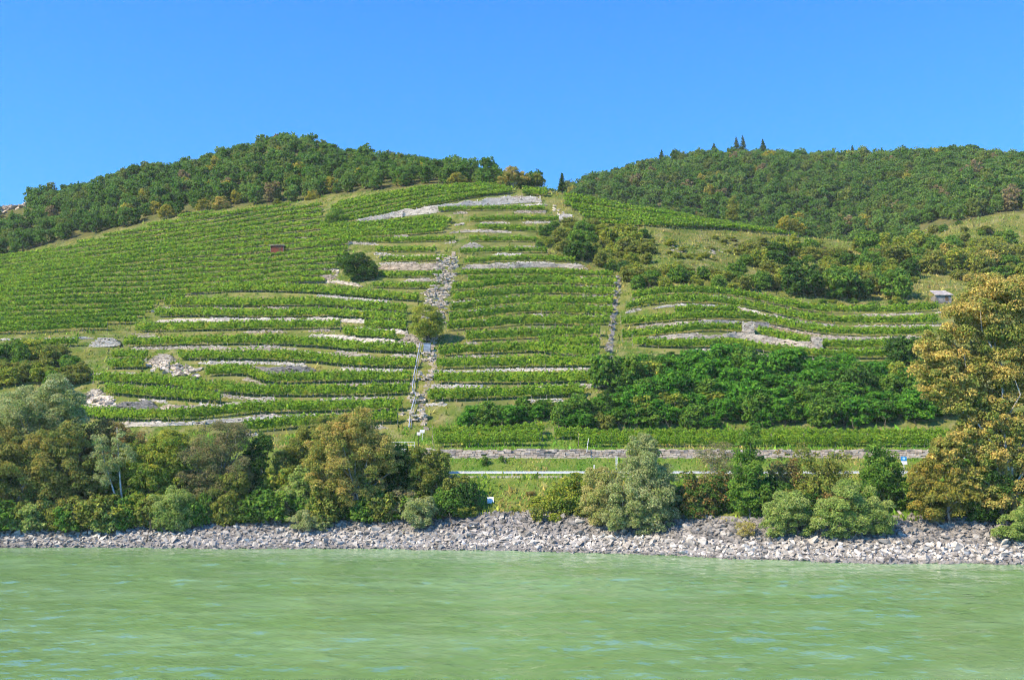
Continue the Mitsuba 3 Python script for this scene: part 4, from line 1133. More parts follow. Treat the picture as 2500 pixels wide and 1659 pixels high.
def inside(poly, x, y):
    poly = np.asarray(poly, float)
    n, c = len(poly), np.zeros(len(x), bool)
    j = n - 1
    for i in range(n):
        (xi, yi), (xj, yj) = poly[i], poly[j]
        c ^= ((yi > y) != (yj > y)) & (x < (xj - xi) * (y - yi) / (yj - yi + 1e-9) + xi)
        j = i
    return c


def scatter(poly, spacing, size, hues, label, group, seed, squash=0.85, keep=1.0, name='scrub_bush', cat='bush'):
    """Shrubs over a patch of slope given by its outline in the view; size in metres (width)."""
    rng = np.random.default_rng(seed)
    P = np.asarray(poly, float)
    gx, gy = np.meshgrid(np.arange(P[:, 0].min(), P[:, 0].max(), spacing), np.arange(P[:, 1].min(), P[:, 1].max(), spacing * 0.55))
    gx, gy = gx.ravel() + rng.uniform(-.5, .5, gx.size) * spacing, gy.ravel() + rng.uniform(-.3, .3, gx.size) * spacing
    ok = inside(poly, gx, gy) & (rng.random(gx.size) < keep)
    g = ground(gx[ok] * K, gy[ok] * K)
    w = [h[1] for h in hues]
    for q in g:
        s = size[0] + (size[1] - size[0]) * rng.random() ** 1.6
        hu = hues[rng.choice(len(hues), p=np.array(w) / sum(w))][0]
        shrub(q - [0, 0, 0.15], s, s * squash * rng.uniform(0.7, 1.35), hu, HUE_WORD[hu] + ' ' + label, HUE_WORD[hu] + ' ' + group, rng, name, cat)


def list_shrubs(items, label, group, seed):
    rng = np.random.default_rng(seed)
    for cx, by, rx, ry, hue in items:
        q = ground([cx * K], [by * K])[0]
        m = q[1] / F_PX * K
        shrub(q - [0, 0, 0.15], 2.1 * rx * m, 2.3 * ry * m, hue, label, group, rng)


scatter([(1400, 880), (1440, 850), (1540, 838), (1700, 850), (1900, 852), (2140, 850), (2200, 965), (2000, 984), (1700, 984), (1480, 990), (1400, 965)], 36, (3.4, 6.6), [('locust', 6), ('green', 2), ('dark', 1.2), ('yellowgreen', 0.5)], 'bush in the big thicket between right terraces and vine hedges', 'bushes of the big thicket', 21, 0.82, name='thicket_bush')
scatter([(985, 985), (1040, 962), (1150, 955), (1300, 950), (1420, 930), (1480, 985), (1340, 992), (1250, 980), (1100, 988)], 34, (2.8, 4.6), [('locust', 3), ('green', 3), ('olive', 1)], 'bush at the foot of the centre terraces above the vine plot', 'bushes at the foot of the centre terraces', 22, 0.9)
scatter([(-20, 815), (110, 812), (170, 850), (215, 880), (150, 905), (-20, 905)], 34, (3.2, 5.2), [('olive', 4), ('green', 2), ('yellowgreen', 2)], 'bushy clump on the cliff below the far left vineyard', 'bushes on the left cliff', 23, 0.9, name='cliff_bush')
scatter([(1240, 570), (1262, 525), (1330, 522), (1420, 530), (1510, 545), (1500, 600), (1480, 665), (1430, 640), (1400, 625), (1350, 600), (1275, 575)], 25, (2.6, 5.4), [('olive', 4), ('green', 2), ('yellowgreen', 3), ('dark', 0.8)], 'scrub bush between the ridge vines and the right stairway', 'scrub right of the upper centre terraces', 24, 0.8)
scatter([(1480, 640), (1560, 630), (1680, 640), (1760, 650), (1860, 672), (1760, 682), (1600, 672), (1470, 668)], 25, (2.4, 4.6), [('green', 3), ('olive', 3), ('yellowgreen', 3)], 'bush just above the curving right terraces', 'bushes above the right terraces', 25, 0.8)
scatter([(1690, 600), (1760, 580), (1870, 580), (2000, 600), (2130, 600), (2140, 640), (2060, 690), (1960, 690), (1850, 680), (1760, 640)], 29, (3.0, 6.4), [('olive', 4), ('green', 3), ('dark', 2), ('yellowgreen', 2)], 'tall scrub bush on the dry slope above the right terraces', 'tall scrub on the right slope', 26, 0.85, keep=0.85)
scatter([(1980, 580), (2100, 560), (2363, 560), (2400, 640), (2250, 660), (2140, 640)], 33, (3.4, 7.0), [('olive', 4), ('green', 3), ('yellowgreen', 2), ('gold', 0.6)], 'bush in the scrub below the right wood', 'scrub below the right wood', 27, 0.85)
scatter([(1520, 560), (1700, 545), (1900, 560), (1980, 590), (1880, 600), (1700, 600), (1560, 620)], 20, (1.0, 3.0), [('olive', 3), ('yellowgreen', 4), ('brown', 1)], 'small low bush on dry grass below the ridge vines', 'small bushes on the dry grass', 28, 0.5, keep=0.8, name='low_bush')
scatter([(2130, 545), (2200, 510), (2300, 520), (2363, 520), (2363, 560), (2200, 565)], 30, (2.5, 5), [('green', 3), ('olive', 3)], 'bush beside the bare clearing under the right wood', 'bushes by the bare clearing', 29, 0.8, keep=0.5)
scatter([(1850, 700), (1900, 690), (2140, 700), (2140, 714), (1900, 712)], 22, (1.6, 2.6), [('green', 2), ('yellowgreen', 2)], 'low bush right above the top row of the right terraces', 'low bushes over the right terraces', 30, 0.6)
for n_, (it, lab) in enumerate([((1340, 600, 32, 24, 'dark'), 'dark bush at the left lower edge of the scrub beside the upper centre terraces'), ((1335, 575, 30, 22, 'green'), 'green bush directly above the dark bush beside the upper centre terraces'),
                               ((1848, 680, 46, 42, 'dark'), 'biggest dark feathery bush above the dip of the right terraces'), ((1945, 690, 42, 36, 'green'), 'large spreading green bush right of the biggest dark feathery bush'),
                               ((2070, 688, 34, 34, 'green'), 'round green bush left of the grey roofed hut'), ((1980, 690, 30, 28, 'dark'), 'dark bush between the spreading bush and the round bush near the grey roofed hut')]):
    list_shrubs([it], lab, None, 31 + n_)

# ---- the woods
FOREST_HUES = [('wood_a', mixh(((0.040, 0.092, 0.018), 3), ((0.055, 0.115, 0.02), 2))), ('wood_b', mixh(((0.055, 0.120, 0.022), 3), ((0.075, 0.14, 0.026), 2))), ('wood_c', mixh(((0.07, 0.13, 0.028), 3), ((0.09, 0.15, 0.03), 2))),
               ('wood_d', mixh(((0.10, 0.13, 0.03), 3), ((0.08, 0.12, 0.026), 2))), ('wood_e', mixh(((0.20, 0.19, 0.03), 3), ((0.14, 0.16, 0.03), 2))), ('wood_f', mixh(((0.14, 0.115, 0.06), 3), ((0.11, 0.12, 0.04), 2)))]
WOOD_P = np.array([0.27, 0.32, 0.27, 0.09, 0.022, 0.02])


def tree_proto(hue, seed):
    rng = np.random.default_rng(seed)
    ells = [(np.array([0, 0, 4.6]), (2.8, 2.8, 3.0)), (np.array([0, 0, 2.2]), (2.3, 2.3, 1.7))]
    for j in range(rng.integers(2, 6)):
        an, rr = rng.uniform(0, 6.28), rng.uniform(0.9, 1.8)
        ells.append((np.array([rng.uniform(0.9, 2.2) * math.cos(an), rng.uniform(0.9, 2.2) * math.sin(an), rng.uniform(3.0, 6.4)]), (rr, rr, rr * rng.uniform(0.7, 1.3))))
    bl = lumps(ells, rng, 0.28, 0.4, 1.0, 0.85)
    v, f, c = leaves_on_blobs(bl, 0.72, hue, rng, 0.40, 0.8, up=0.35, spread=0.2)
    return (v, f), c, wood(np.zeros(3), bl, rng, 0.2, 6, 0.4)


PROTO_TREES = []
for n, (nm, hue) in enumerate(FOREST_HUES):
    for i in range(5 if n < 3 else 2):
        m, c, w = tree_proto(hue, 500 + 10 * n + i)
        crown = mikit.ply(m, LEAF, color=c)
        gid = f'{nm}_{i}'
        scene[gid + '_group'] = {'type': 'shapegroup', 'crown': crown, 'trunk': mikit.ply(w, 'bark_dark')}
        scene[gid + '_crowns'] = {'type': 'shapegroup', 'crown': crown}
        PROTO_TREES.append((n, gid))


def woods():
    rng = np.random.default_rng(99)
    pts = []
    for x in np.arange(-330, 360, 4.9):
        for y in np.arange(262, 600, 4.9):
            pts.append((x + rng.uniform(-2.4, 2.4), y + rng.uniform(-2.4, 2.4)))
    p = np.array(pts)
    u = p[:, 0] / p[:, 1]
    vx = (1250 + F_PX * u) / K
    lim = np.interp(vx, [-300, 0, 650, 1000, 1150, 1250, 1350, 1500, 2600], [468, 466, 446, 410, 360, 330, 300, 300, 300])
    left = (p[:, 1] > edge_d(u) + 2.5) & (p[:, 1] < lim) & (vx < 1300)
    right = (p[:, 1] > np.where(vx > 2050, edge_d(u) + 6, 306)) & (p[:, 1] < 582) & (vx > 1215) & (p[:, 1] > np.interp(vx, [1215, 1300, 1400], [400, 330, 306]))
    ok = (left | right) & (np.abs(u) < 0.64)
    p, u, vx, left = p[ok], u[ok], vx[ok], left[ok]
    z = Hud(u, p[:, 1])
    # is it in view? its top against the ground in front of it
    k_top = (z + 8.5 - CAM_Z) / p[:, 1]
    dd = np.arange(150, 600, 3.0)
    prof = (Hud(u[:, None], dd[None]) - CAM_Z) / dd[None]
    front = np.where(dd[None] < p[:, 1:2] - 4, prof, -9).max(1)
    vis = (k_top > front - 0.004)
    p, u, vx, left, z, k_top, front = (a[vis] for a in (p, u, vx, left, z, k_top, front))
    shown = (k_top - np.maximum(front, (z - CAM_Z) / p[:, 1])) * (np.abs(u) < 0.515)
    hue_n = meshkit.noise(np.stack([p[:, 0] * 0.03, p[:, 1] * 0.03, p[:, 0] * 0], 1))
    # the bare clearing at right
    vy = np.array([view_y(a, b, c) for a, b, c in zip(p[:, 0], p[:, 1], z)])
    clear = inside([(2120, 535), (2200, 505), (2260, 512), (2290, 545), (2200, 560), (2130, 560)], vx, vy)
    keep = ~clear & ~inside([(-40, 440), (20, 425), (100, 418), (96, 446), (40, 470), (25, 525), (-40, 530)], vx, vy)
    order = np.argsort(-shown)
    n_ind = 0
    for i in order:
        if not keep[i]:
            continue
        w = WOOD_P.copy()
        w[:3] *= np.array([1.6 - hue_n[i] * 1.5, 1.0, 0.3 + 1.5 * hue_n[i]])
        near_edge = p[i, 1] - edge_d(u[i]) < 14 and left[i]
        if near_edge:
            w[4] *= 2.2
        n = rng.choice(6, p=w / w.sum())
        opts = [g for k, g in PROTO_TREES if k == n]
        s = 0.80 * float(np.exp(0.15 * rng.normal())) * (0.98 if left[i] else 1.1)
        M = T().translate([float(p[i, 0]), float(p[i, 1]), float(z[i] - 0.3)]).rotate([0, 0, 1], float(rng.uniform(0, 360))).scale([s, s, float(s * rng.uniform(0.76, 1.12))])
        gid = opts[rng.integers(len(opts))]
        if n_ind < 300 and shown[i] > 0:
            n_ind += 1
            key = numbered('forest_tree')
            scene[key] = {'type': 'instance', 'to_world': M, 'group': {'type': 'ref', 'id': gid + '_group'}}
            kind = ('green', 'green', 'green', 'olive', 'yellow', 'brown')[n]
            side = 'front of the left wood along the vineyards' if left[i] else 'front of the right wood'
            tag(key, f'{kind} broadleaf tree standing at the {side}', 'tree', f'{kind} trees at the {side}')
        else:
            key = 'forest__%04d' % i
            scene[key] = {'type': 'instance', 'to_world': M, 'group': {'type': 'ref', 'id': gid + '_crowns'}}
    labels['forest'] = {'label': 'dense far wood of broadleaf crowns covering both hills', 'category': 'forest', 'kind': 'stuff'}


def view_y(x, y, z):
    f = CP * y + SP * (z - CAM_Z)
    v = (-SP * y + CP * (z - CAM_Z)) / f
    return (829.5 - v * F_PX) / K


woods()

# ---- undergrowth along the riverside
def under(items, label, group, seed):
    rng = np.random.default_rng(seed)
    for vx, vy, w, h, hue in items:
        q = ground([vx * K], [vy * K], 98, 132)[0]
        shrub(q - [0, 0, 0.25], w, h, hue, HUE_WORD[hue] + ' ' + label, HUE_WORD[hue] + ' ' + group, rng, 'bank_bush', 'bush')


rng = np.random.default_rng(64)
left_items, right_items = [], []
for vx in np.arange(-60, 1080, 22):
    vy = float(np.interp(vx, [-60, 200, 330, 620, 900, 1080], [1219, 1219, 1206, 1200, 1195, 1185])) + 5 * rng.normal()
    left_items.append((vx + rng.uniform(-8, 8), vy, rng.uniform(3.0, 5.6), rng.uniform(2.6, 5.2), str(rng.choice(['dark', 'olive', 'green', 'brown', 'yellowgreen', 'willow'], p=[.13, .24, .22, .05, .18, .18]))))
for vx in np.arange(-60, 940, 52):
    left_items.append((vx + rng.uniform(-8, 8), 1150 + 8 * rng.normal(), rng.uniform(3.4, 5.4), rng.uniform(4.0, 6.5), str(rng.choice(['dark', 'olive', 'green', 'rust', 'yellowgreen'], p=[.16, .27, .25, .07, .25]))))
for vx in np.arange(1570, 2330, 33):
    right_items.append((vx + rng.uniform(-8, 8), 1168 + 8 * rng.normal(), rng.uniform(2.6, 4.4), rng.uniform(2.6, 4.4), str(rng.choice(['dark', 'olive', 'green', 'rust', 'yellowgreen'], p=[.2, .3, .25, .10, .15]))))
under(left_items, 'bush in the undergrowth between stones and trees of the left bank', 'undergrowth of the left bank', 65)
under(right_items, 'bush in the undergrowth behind the willows of the right bank', 'undergrowth of the right bank', 66)
under([(1345, 1190, 2.4, 2.0, 'olive'), (1280, 1200, 1.8, 1.4, 'yellowgreen'), (1190, 1180, 1.2, 0.9, 'yellowgreen'), (1075, 1190, 2.6, 1.8, 'yellowgreen'), (1100, 1175, 1.6, 1.1, 'olive'), (1245, 1165, 2.6, 1.6, 'yellowgreen'), (1225, 1140, 1.4, 0.8, 'rust')],
      'small bush on the grass slope around the white board', 'small bushes on the grass slope', 67)

# ---- grass
def grass(key, label, n, y0, y1, xr, h, hues, seed, cond=None):
    rng = np.random.default_rng(seed)
    x, y = rng.uniform(*xr, n), rng.uniform(y0, y1, n)
    if cond is not None:
        ok = cond(x, y)
        x, y = x[ok], y[ok]
    n = len(x)
    hh = h * np.exp(0.4 * rng.normal(size=n)) * (0.5 + meshkit.noise(np.stack([x * 0.5, y * 0.5, x * 0], 1)))
    b = np.stack([x, y, H(x, y) - 0.03], 1)
    an = rng.uniform(0, 6.28, n)
    w = 0.5 * hh * rng.uniform(0.4, 0.9, n)
    t = b + np.stack([0.35 * hh * rng.normal(size=n), 0.35 * hh * rng.normal(size=n), hh], 1)
    o = np.stack([np.cos(an) * w, np.sin(an) * w, 0 * w], 1)
    v = np.stack([b - o, b + o, t], 1).reshape(-1, 3)
    f = np.arange(3 * n).reshape(-1, 3)
    pv = np.clip(meshkit.noise(np.stack([x * 0.22, y * 0.22, x * 0 + 4], 1)) * 1.3 - 0.15, 0, 1)
    put(key, (v, f), LEAF, label=label, category='grass', kind='stuff', color=np.repeat(leaf_colors(hues, n, rng, 0.25, pv), 3, axis=0))


GRASS_H = mixh(((0.075, 0.165, 0.02), 4), ((0.10, 0.18, 0.024), 3), ((0.17, 0.19, 0.04), 2), ((0.24, 0.21, 0.08), 1))
DRY_H = mixh(((0.10, 0.14, 0.03), 3), ((0.145, 0.155, 0.04), 3), ((0.19, 0.175, 0.06), 2))
grass('bank_grass', 'rough green and straw coloured grass on the river bank slope below the road', 34000, 104, 132, (-62, 60), 0.34, mixh(((0.09, 0.165, 0.022), 3), ((0.13, 0.175, 0.03), 3), ((0.20, 0.19, 0.055), 2)), 81, lambda x, y: y > shore_d((1250 + F_PX * x / y) / K) + 7.3)
grass('verge_grass', 'short bright green grass on the strip between road and stone wall', 16000, 138.9, 141.8, (-70, 72), 0.2, GRASS_H, 82)
grass('plot_grass', 'green grass under and around the vine hedges above the road wall', 18000, 142.8, 153.5, (-70, 76), 0.28, GRASS_H, 83)
grass('hill_grass', 'dry yellow green grass on the open right slope below the ridge', 80000, 205, 335, (8, 172), 0.36, DRY_H, 84, lambda x, y: (x / y > 0.03) & (x / y < 0.53) & (y < edge_d(x / y) + 3) & ((y < 285) | (x / y > 0.35)))
grass('terrace_grass', 'yellow green grass on the banks between the vine rows of the left and centre slope', 75000, 153, 335, (-175, 32), 0.36, mixh(((0.085, 0.145, 0.024), 3), ((0.13, 0.16, 0.035), 3), ((0.18, 0.175, 0.055), 2)), 85, lambda x, y: (np.abs(x / y) < 0.54) & (y < edge_d(x / y) + 2))

# ----------------------------------------------------------------------------- made things
def bx(c, s, rot=0.0):
    return box(c, s, rot)


# guard rail: a corrugated beam on posts
gr = 'guard_rail'
tag(gr, 'galvanised guard rail along the river side of the road', 'guard rail')
prof = np.array([(0.0, 0.155), (-0.05, 0.13), (-0.075, 0.085), (-0.03, 0.03), (-0.03, -0.03), (-0.075, -0.085), (-0.05, -0.13), (0.0, -0.155)])
gx = np.linspace(-110, 110, 111)
pts = np.array([[(x, 131.95 + a, 8.98 + b) for a, b in prof] for x in gx]).reshape(-1, 3)
m = len(prof)
i, j = np.meshgrid(np.arange(len(gx) - 1), np.arange(m - 1), indexing='ij')
a_ = i * m + j
put(gr + '__beam', (pts, np.stack([a_, a_ + m, a_ + m + 1, a_ + 1], -1).reshape(-1, 4)), 'galvanised')
post = mikit.ply(box((0, 0, 0), (0.07, 0.12, 1.1)), 'galvanised')
for n_, x in enumerate(np.arange(-92, 93, 4.0)):
    scene[gr + '__post' + ('' if n_ == 0 else f'_{n_:03d}')] = {**post, 'to_world': T().translate([float(x), 132.08, 8.62])}

# white board on the grass slope
rng = np.random.default_rng(5)
q = ground([1197.5], [1228], 100, 131)[0]
kb = 'kilometre_board'
tag(kb, 'white slanted board lying on the grass slope above the riprap, with a faint grey mark', 'board')


def slab_quad(center, right, up, w, h, t):
    c, r, u = (np.asarray(x, float) for x in (center, right, up))
    r /= np.linalg.norm(r)
    u = u - r * (u @ r)
    u /= np.linalg.norm(u)
    n = np.cross(r, u)
    v = BOXV * [w, h, t]
    return c + v[:, :1] * r + v[:, 1:2] * u + v[:, 2:] * n, BOXF


R_, U_ = np.array([1.0, 0.0, 0.10]), np.array([0.2, 0.55, 1.0])
put(kb + '__panel', slab_quad(q + [0, -0.12, 0.42], R_, U_, 0.80, 0.86, 0.05), 'paint_white')
nrm = np.cross(R_ / np.linalg.norm(R_), (U_ - R_ * 0) / np.linalg.norm(U_))
diffuse('faded_mark', (0.55, 0.55, 0.56))
tm = meshkit.text_mesh('1', 0.42, 0.012)
tv = np.array(tm.vertices)
tv -= (tv.max(0) + tv.min(0)) / 2
r1 = R_ / np.linalg.norm(R_)
u1 = U_ - r1 * (U_ @ r1)
u1 /= np.linalg.norm(u1)
n1 = np.cross(r1, u1)
face = q + [0, -0.12, 0.42] + n1 * 0.030
put(kb + '__mark', (face + tv[:, :1] * r1 + tv[:, 1:2] * u1 + tv[:, 2:] * n1, np.array(tm.faces)), 'faded_mark')
put(kb + '__leg', box(q + [-0.25, 0.25, 0.2], (0.08, 0.08, 0.9)), 'paint_dark')
put(kb + '__leg_001', box(q + [0.25, 0.25, 0.2], (0.08, 0.08, 0.9)), 'paint_dark')

# blue sign with a white plate, beyond the road
d_ = 139.2
u_ = float(slope_of(2206, 1120)[0])
x_, z_ = u_ * d_, float(Hud(u_, d_))
bs = 'blue_sign'
tag(bs, 'blue square sign with a pale round symbol over a white plate, beside the road', 'sign')
put(bs + '__pole', tube([(x_, d_, z_ - 0.3), (x_, d_, zat(2085, 1052, d_))], 0.035, 8), 'galvanised', smooth=True)
zc = zat(2206 / K, 1119 / K, d_)
put(bs + '__panel', box((x_, d_ - 0.06, zc), (0.82, 0.04, 0.60)), 'paint_blue')
put(bs + '__plate', box((x_ + 0.04, d_ - 0.06, zc - 0.57), (0.82, 0.04, 0.48)), 'paint_white')
diffuse('paint_lightblue', (0.35, 0.68, 0.85))
disc = trimesh.creation.cylinder(0.19, 0.02, sections=28)
dv = np.array(disc.vertices)[:, [0, 2, 1]] + [x_, d_ - 0.09, zc + 0.03]
put(bs + '__symbol', (dv, np.array(disc.faces)[:, ::-1]), 'paint_lightblue')


def sign_post(name, label, vx, foot_vy, top_vy, d, panels, mat='paint_dark', r=0.05):
    u = float(slope_of(vx * K, 1000)[0])
    x = u * d
    zt = zat(vx, top_vy, d)
    put(name + '__post', box((x, d, (zt + float(Hud(u, d)) - 0.3) / 2), (2 * r, 2 * r, zt - float(Hud(u, d)) + 0.3)), mat)
    for n, (dx, vy, w, h, m) in enumerate(panels):
        put(name + '__panel' + ('' if n == 0 else f'_{n:03d}'), box((x + dx, d - 0.09, zat(vx, vy, d)), (w, 0.03, h)), m)
    tag(name, label, 'sign')


sign_post('footpath_sign', 'white sign panel on a dark post at the foot of the middle stairway', 967, 1030, 994, 144.0, [(0.0, 1000, 0.52, 0.42, 'paint_white')])
sign_post('footpath_sign_001', 'larger white sign panel behind the dark post sign at the stairway foot', 975, 1012, 991, 149.0, [(0.0, 994.5, 0.72, 0.50, 'paint_white')], 'galvanised', 0.03)

# railing by the footpath
rl = 'footpath_railing'
tag(rl, 'pale metal railing beside the footpath left of the road wall', 'railing')
ry = 139.6
p0, p1 = at(890 * K, 1037 * K, ry), at(956 * K, 1037 * K, ry)
for n, h in enumerate((1.05, 0.6, 0.05)):
    put(rl + '__rail' + ('' if n == 0 else f'_{n:03d}'), tube([p0 + [0, 0, h], p1 + [0, 0, h]], 0.035, 6), 'galvanised')
for n, t in enumerate(np.linspace(0, 1, 4)):
    p = p0 + (p1 - p0) * t
    put(rl + '__post' + ('' if n == 0 else f'_{n:03d}'), box(p + [0, 0, 0.3], (0.07, 0.07, 1.6)), 'galvanised')
put(rl + '__footing', box((p0 + p1) / 2 + [0, 0.1, -0.9], ((p1 - p0)[0] + 0.4, 0.35, 1.7)), 'stone_grey')

# pole leaning on the road wall, marker posts
sign_post('marker_post', 'grey double pole rising behind the guard rail left of the tall willow', 1420, 1088, 1051, 139.0, [(0.16, 1068, 0.05, 1.9, 'galvanised')], 'galvanised', 0.05)
lp = np.array([at(1354 * K, 1043 * K, 141.4), at(1358 * K, 1011 * K, 141.9)])
put('leaning_pole', tube(lp, 0.05, 6), 'paint_white', label='thin white pole leaning against the top of the road wall', category='pole', smooth=True)
put('reflector_post', box((at(1371 * K, 1080 * K, 139.0)), (0.12, 0.1, 1.0)), 'paint_white', label='short white reflector post in the verge behind the guard rail', category='post')

# the grey pipe down the middle of the terraces
px = [(969, 803), (963, 838), (957, 866), (952, 900), (953, 912), (960, 922), (955, 938), (947, 965), (944, 990)]
g = ground([a * K for a, b in px], [b * K for a, b in px])
off = [0.9, 0.9, 0.8, 0.8, 0.7, 0.9, 1.0, 0.7, 0.3]
pts = g + np.stack([0 * np.array(off), -0.2 - 0 * np.array(off), np.array(off)], 1)
fine, _ = resample(pts, 0.6)
pk = 'downhill_pipe'
tag(pk, 'pale grey metal pipe running down the terraces from the blue grey box', 'pipe')
put(pk + '__pipe', tube(pts, 0.09, 8), 'pipe_metal')
put(pk + '__pipe_001', tube(pts + [0.30, 0.1, -0.05], 0.035, 6), 'pipe_metal')
q = ground([986 * K], [812 * K])[0]
diffuse('paint_bluegrey', stone_fn((0.30, 0.38, 0.46), (0.20, 0.26, 0.33)))
bb = 'pump_box'
tag(bb, 'blue grey metal box under the lone green tree at the top of the pipe', 'box')
put(bb + '__body', box(q + [0, -0.3, 0.6], (1.25, 1.0, 1.7)), 'paint_bluegrey')
put(bb + '__lid', box(q + [0, -0.3, 1.5], (1.4, 1.15, 0.12)), 'paint_bluegrey')


# huts
def hut(key, label, vx, vy_foot, w, dpt, h, wallm, roofm, pitch, sink=0.4):
    q = ground([vx * K], [vy_foot * K])[0]
    x, y, z = q
    put(key + '__wall', box((x, y, z + (h - sink) / 2), (w, dpt, h + sink)), wallm)
    o, t = 0.35, 0.12
    y0, y1 = y - dpt / 2 - o, y + dpt / 2 + o
    z0, z1 = z + h - 0.05, z + h + pitch
    v = np.array([(x - w / 2 - o, y0, z0), (x + w / 2 + o, y0, z0), (x + w / 2 + o - 0.3, y1, z1), (x - w / 2 - o + 0.3, y1, z1)])
    v = np.vstack([v, v + [0, 0, t]])
    f = np.array([[0, 1, 5, 4], [1, 2, 6, 5], [2, 3, 7, 6], [3, 0, 4, 7], [4, 5, 6, 7], [3, 2, 1, 0]])
    put(key + '__roof', (v, f), roofm)
    put(key + '__door', box((x + w * 0.2, y - dpt / 2 - 0.02, z + 0.45 * h), (0.7, 0.06, 0.8 * h)), 'wood_brown')
    for n, sx in enumerate((-1, 1)):
        put(key + '__post' + ('' if n == 0 else '_001'), box((x + sx * (w / 2 - 0.05), y - dpt / 2 - 0.03, z + h / 2), (0.1, 0.1, h)), 'wood_stake')
    tag(key, label, 'hut')


hut('vineyard_hut', 'small red brown hut with a flat pale roof in the left vineyard', 641, 583, 3.4, 2.0, 1.7, 'brick_red', 'roof_grey', 0.25, 0.4)
hut('vineyard_hut_001', 'grey roofed stone hut half hidden by the golden poplar', 2172, 697, 3.3, 2.6, 1.3, 'stone_dark', 'roof_grey', 1.5)


# ---- stone stairways
def stairway(key, label, line_v, width, seed, piers, mat='stone_pale'):
    rng = np.random.default_rng(seed)
    P = np.array(line_v, float)
    n = 140
    yy = np.linspace(P[:, 1].min(), P[:, 1].max(), n)
    o = np.argsort(P[:, 1])
    xx = np.interp(yy, P[o, 1], P[o, 0])
    g = ground(xx * K, yy * K)
    d0, d1 = g[:, 1].min(), g[:, 1].max()
    steps = np.arange(d0, d1, 0.55)
    o2 = np.argsort(g[:, 1])
    X = np.interp(steps, g[o2, 1], g[o2, 0])
    Z = H(X, steps)
    tag(key, label, 'stairway')
    C = np.stack([X, steps, Z - 0.06], 1)
    order = np.argsort(steps)
    ply = [mikit.ply(many_boxes(np.zeros((1, 3)), np.ones((1, 3)), rng, 0.14), 'stone_warm' if mat == 'stone_pale' else mat) for _ in range(4)]
    for k_, i_ in enumerate(order[:300]):
        M = T().translate(list(map(float, C[i_] + [rng.normal() * 0.2, 0, rng.normal() * 0.08]))).rotate([0, 0, 1], float(rng.normal() * 6)).scale([float(width * rng.uniform(0.75, 1.15)), 0.46, 0.34])
        scene[key + '__step' + ('' if k_ == 0 else f'_{k_:03d}')] = {**ply[k_ % 4], 'to_world': M}
    C, S = [], []
    for t, w, h in piers:                                              # masonry blocks that end the terrace walls beside the steps
        i = int(t * (len(steps) - 1))
        for _ in range(int(w * h * 14)):
            C.append([X[i] + rng.uniform(-w, w) - 0.9 * width, steps[i] + rng.uniform(-0.5, 0.5), Z[i] + rng.uniform(-0.2, h)])
            S.append([rng.uniform(0.3, 0.75), rng.uniform(0.3, 0.6), rng.uniform(0.18, 0.34)])
    put(key + '__side_walls', many_boxes(np.array(C), np.array(S), rng, 0.12, rng.normal(size=len(C)) * 0.2), mat, kind='stuff')


stairway('stone_stairway', 'pale crumbling stone stairway climbing the middle of the vineyard', [(985, 990), (968, 950), (1000, 850), (1000, 800), (1010, 740), (1015, 700), (1030, 660), (1042, 610), (1048, 580)], 0.9, 301,
         [(t, 1.3, 1.7) for t in (0.03, 0.1, 0.2, 0.3, 0.42)] + [(t, 2.4, 2.2) for t in (0.52, 0.58, 0.64, 0.70, 0.77, 0.83, 0.9)])
stairway('stone_stairway_001', 'narrow stone stairway with dark piers at the right end of the centre terraces', [(1410, 895), (1405, 850), (1412, 790), (1418, 740), (1425, 690), (1433, 640)], 0.55, 302, [(t, 0.4, 1.3) for t in np.linspace(0.03, 0.97, 13)], 'stone_grey')


# ---- bare rock
def rock(key, label, reg, poly, depth, seed, mat='stone_pale', size=(0.7, 1.8)):
    rng = np.random.default_rng(seed)
    P = region(reg, poly)
    C, S = [], []
    n = int(abs(np.ptp(P[:, 0]) * np.ptp(P[:, 1])) / 26)
    x, y = rng.uniform(P[:, 0].min(), P[:, 0].max(), n), rng.uniform(P[:, 1].min(), P[:, 1].max(), n)
    ok = inside(P, x, y)
    g = ground(x[ok], y[ok])
    parts = []
    for q in g:
        pv, pf = PROTOS[rng.integers(len(PROTOS))]
        s = rng.uniform(*size)
        R = rot_random(rng, 0.25)
        parts.append((pv * [1.3, 0.9, 0.9] @ R.T * s + q + [0, 0, 0.05 * s], pf))
    put(key, join(parts), mat, label=label, category='rock', kind='stuff')


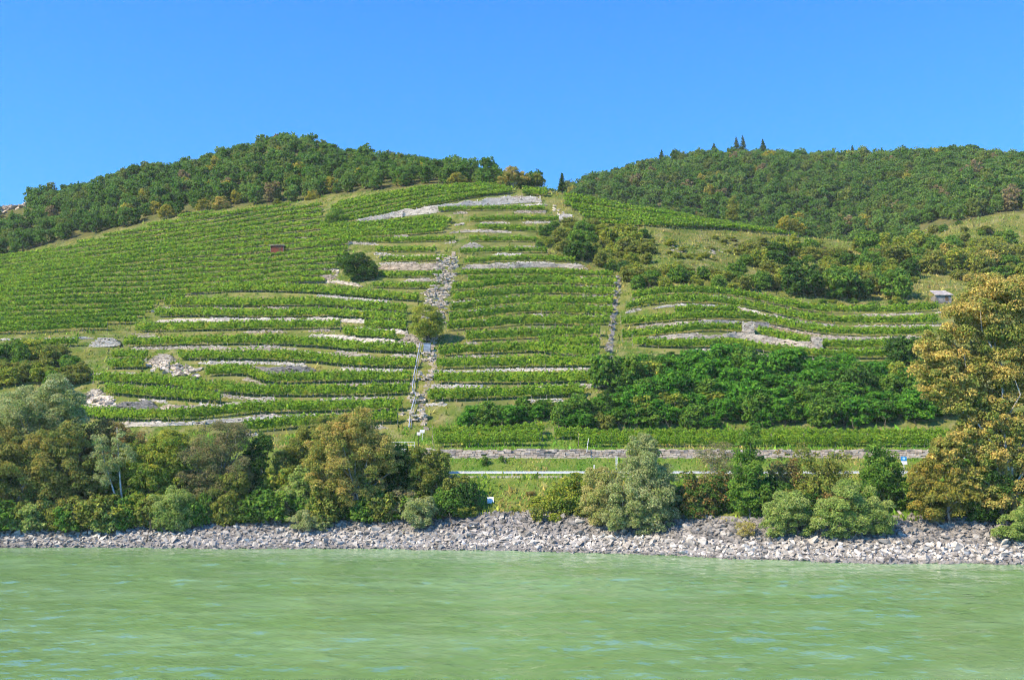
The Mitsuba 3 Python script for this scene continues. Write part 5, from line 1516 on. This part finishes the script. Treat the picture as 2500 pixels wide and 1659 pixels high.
rock('rock_outcrop', 'big pale rock outcrop between the lower left terraces', 'B1', [(1330, 850), (1480, 840), (1640, 860), (1800, 900), (1800, 985), (1640, 960), (1480, 930), (1380, 900)], 1.5, 401)
rock('rock_outcrop_001', 'low pale cliff left of the grey streaked wall', 'B1', [(775, 1130), (930, 1140), (1040, 1190), (1040, 1250), (780, 1250)], 1.2, 402)
rock('rock_outcrop_002', 'grey rubble patch on the dry grass slope under the ridge vines, left one', 'D3', [(380, 250), (470, 230), (520, 270), (470, 300), (390, 290)], 0.6, 403, 'stone_grey', (0.5, 1.1))
rock('rock_outcrop_003', 'pale rubble patch on the dry grass slope under the ridge vines, right one', 'D3', [(660, 280), (720, 260), (790, 275), (780, 300), (680, 300)], 0.6, 404, 'stone_pale', (0.5, 1.1))
rock('rock_outcrop_004', 'pale rocks among the bushes above the right end of the right terraces', 'D3', [(1760, 340), (1850, 330), (1830, 390), (1780, 380)], 0.8, 405, 'stone_pale', (0.7, 1.4))
rock('rock_outcrop_005', 'pale stones on the bare clearing under the right wood', 'A4', [(1550, 1060), (1640, 1000), (1690, 1040), (1620, 1090)], 0.8, 406, 'stone_white', (0.6, 1.4))
rock('rock_outcrop_006', 'pale bare rock strip beside the dark round tree', 'A2', [(660, 1390), (760, 1390), (740, 1480), (600, 1490), (560, 1460)], 0.6, 407, 'stone_pale', (0.5, 1.2))
rock('rock_outcrop_007', 'reddish crag at the left edge of the left wood', 'V', [(0, 455), (30, 435), (90, 425), (95, 440), (20, 470), (0, 520)], 2, 408, 'stone_warm', (2.0, 5.0))

# ---- posts on the hilltop wall
rng = np.random.default_rng(8)
tp = [(252, 378), (412, 350), (552, 322), (695, 296), (832, 275), (968, 256), (1108, 238), (1275, 214), (1398, 198), (1535, 178), (1688, 176), (1785, 176), (1876, 178)]
pr = region('D1', tp)
g = ground(pr[:, 0], pr[:, 1] + 9)
postp = mikit.ply(box((0, 0, 0.9), (0.26, 0.26, 2.2)), 'stone_white')
for q in g:
    k_ = numbered('wall_post')
    scene[k_] = {**postp, 'to_world': T().translate(list(map(float, q)))}
    tag(k_, 'pale square post standing on the long white hilltop wall', 'post', 'posts on the hilltop wall')

# ----------------------------------------------------------------------------- the air
scene['air'] = {'type': 'homogeneous', 'albedo': rgb(0.93, 0.95, 0.97), 'sigma_t': 0.00011}
scene['camera']['medium'] = {'type': 'ref', 'id': 'air'}
scene['haze'] = {'type': 'cube', 'to_world': T().translate([0, 160, 105]).scale([2000, 640, 116]), 'bsdf': {'type': 'null'}, 'interior': {'type': 'ref', 'id': 'air'}}
labels['haze'] = {'label': 'thin blue summer haze in the air', 'kind': 'stuff', 'category': 'haze'}

rock('rock_outcrop_008', 'pale stone strip bending down right from the end of the hilltop wall', 'D1', [(1955, 222), (2010, 222), (2120, 310), (2215, 405), (2200, 430), (2110, 425), (2040, 335)], 0.6, 409, 'stone_white', (0.6, 1.2))
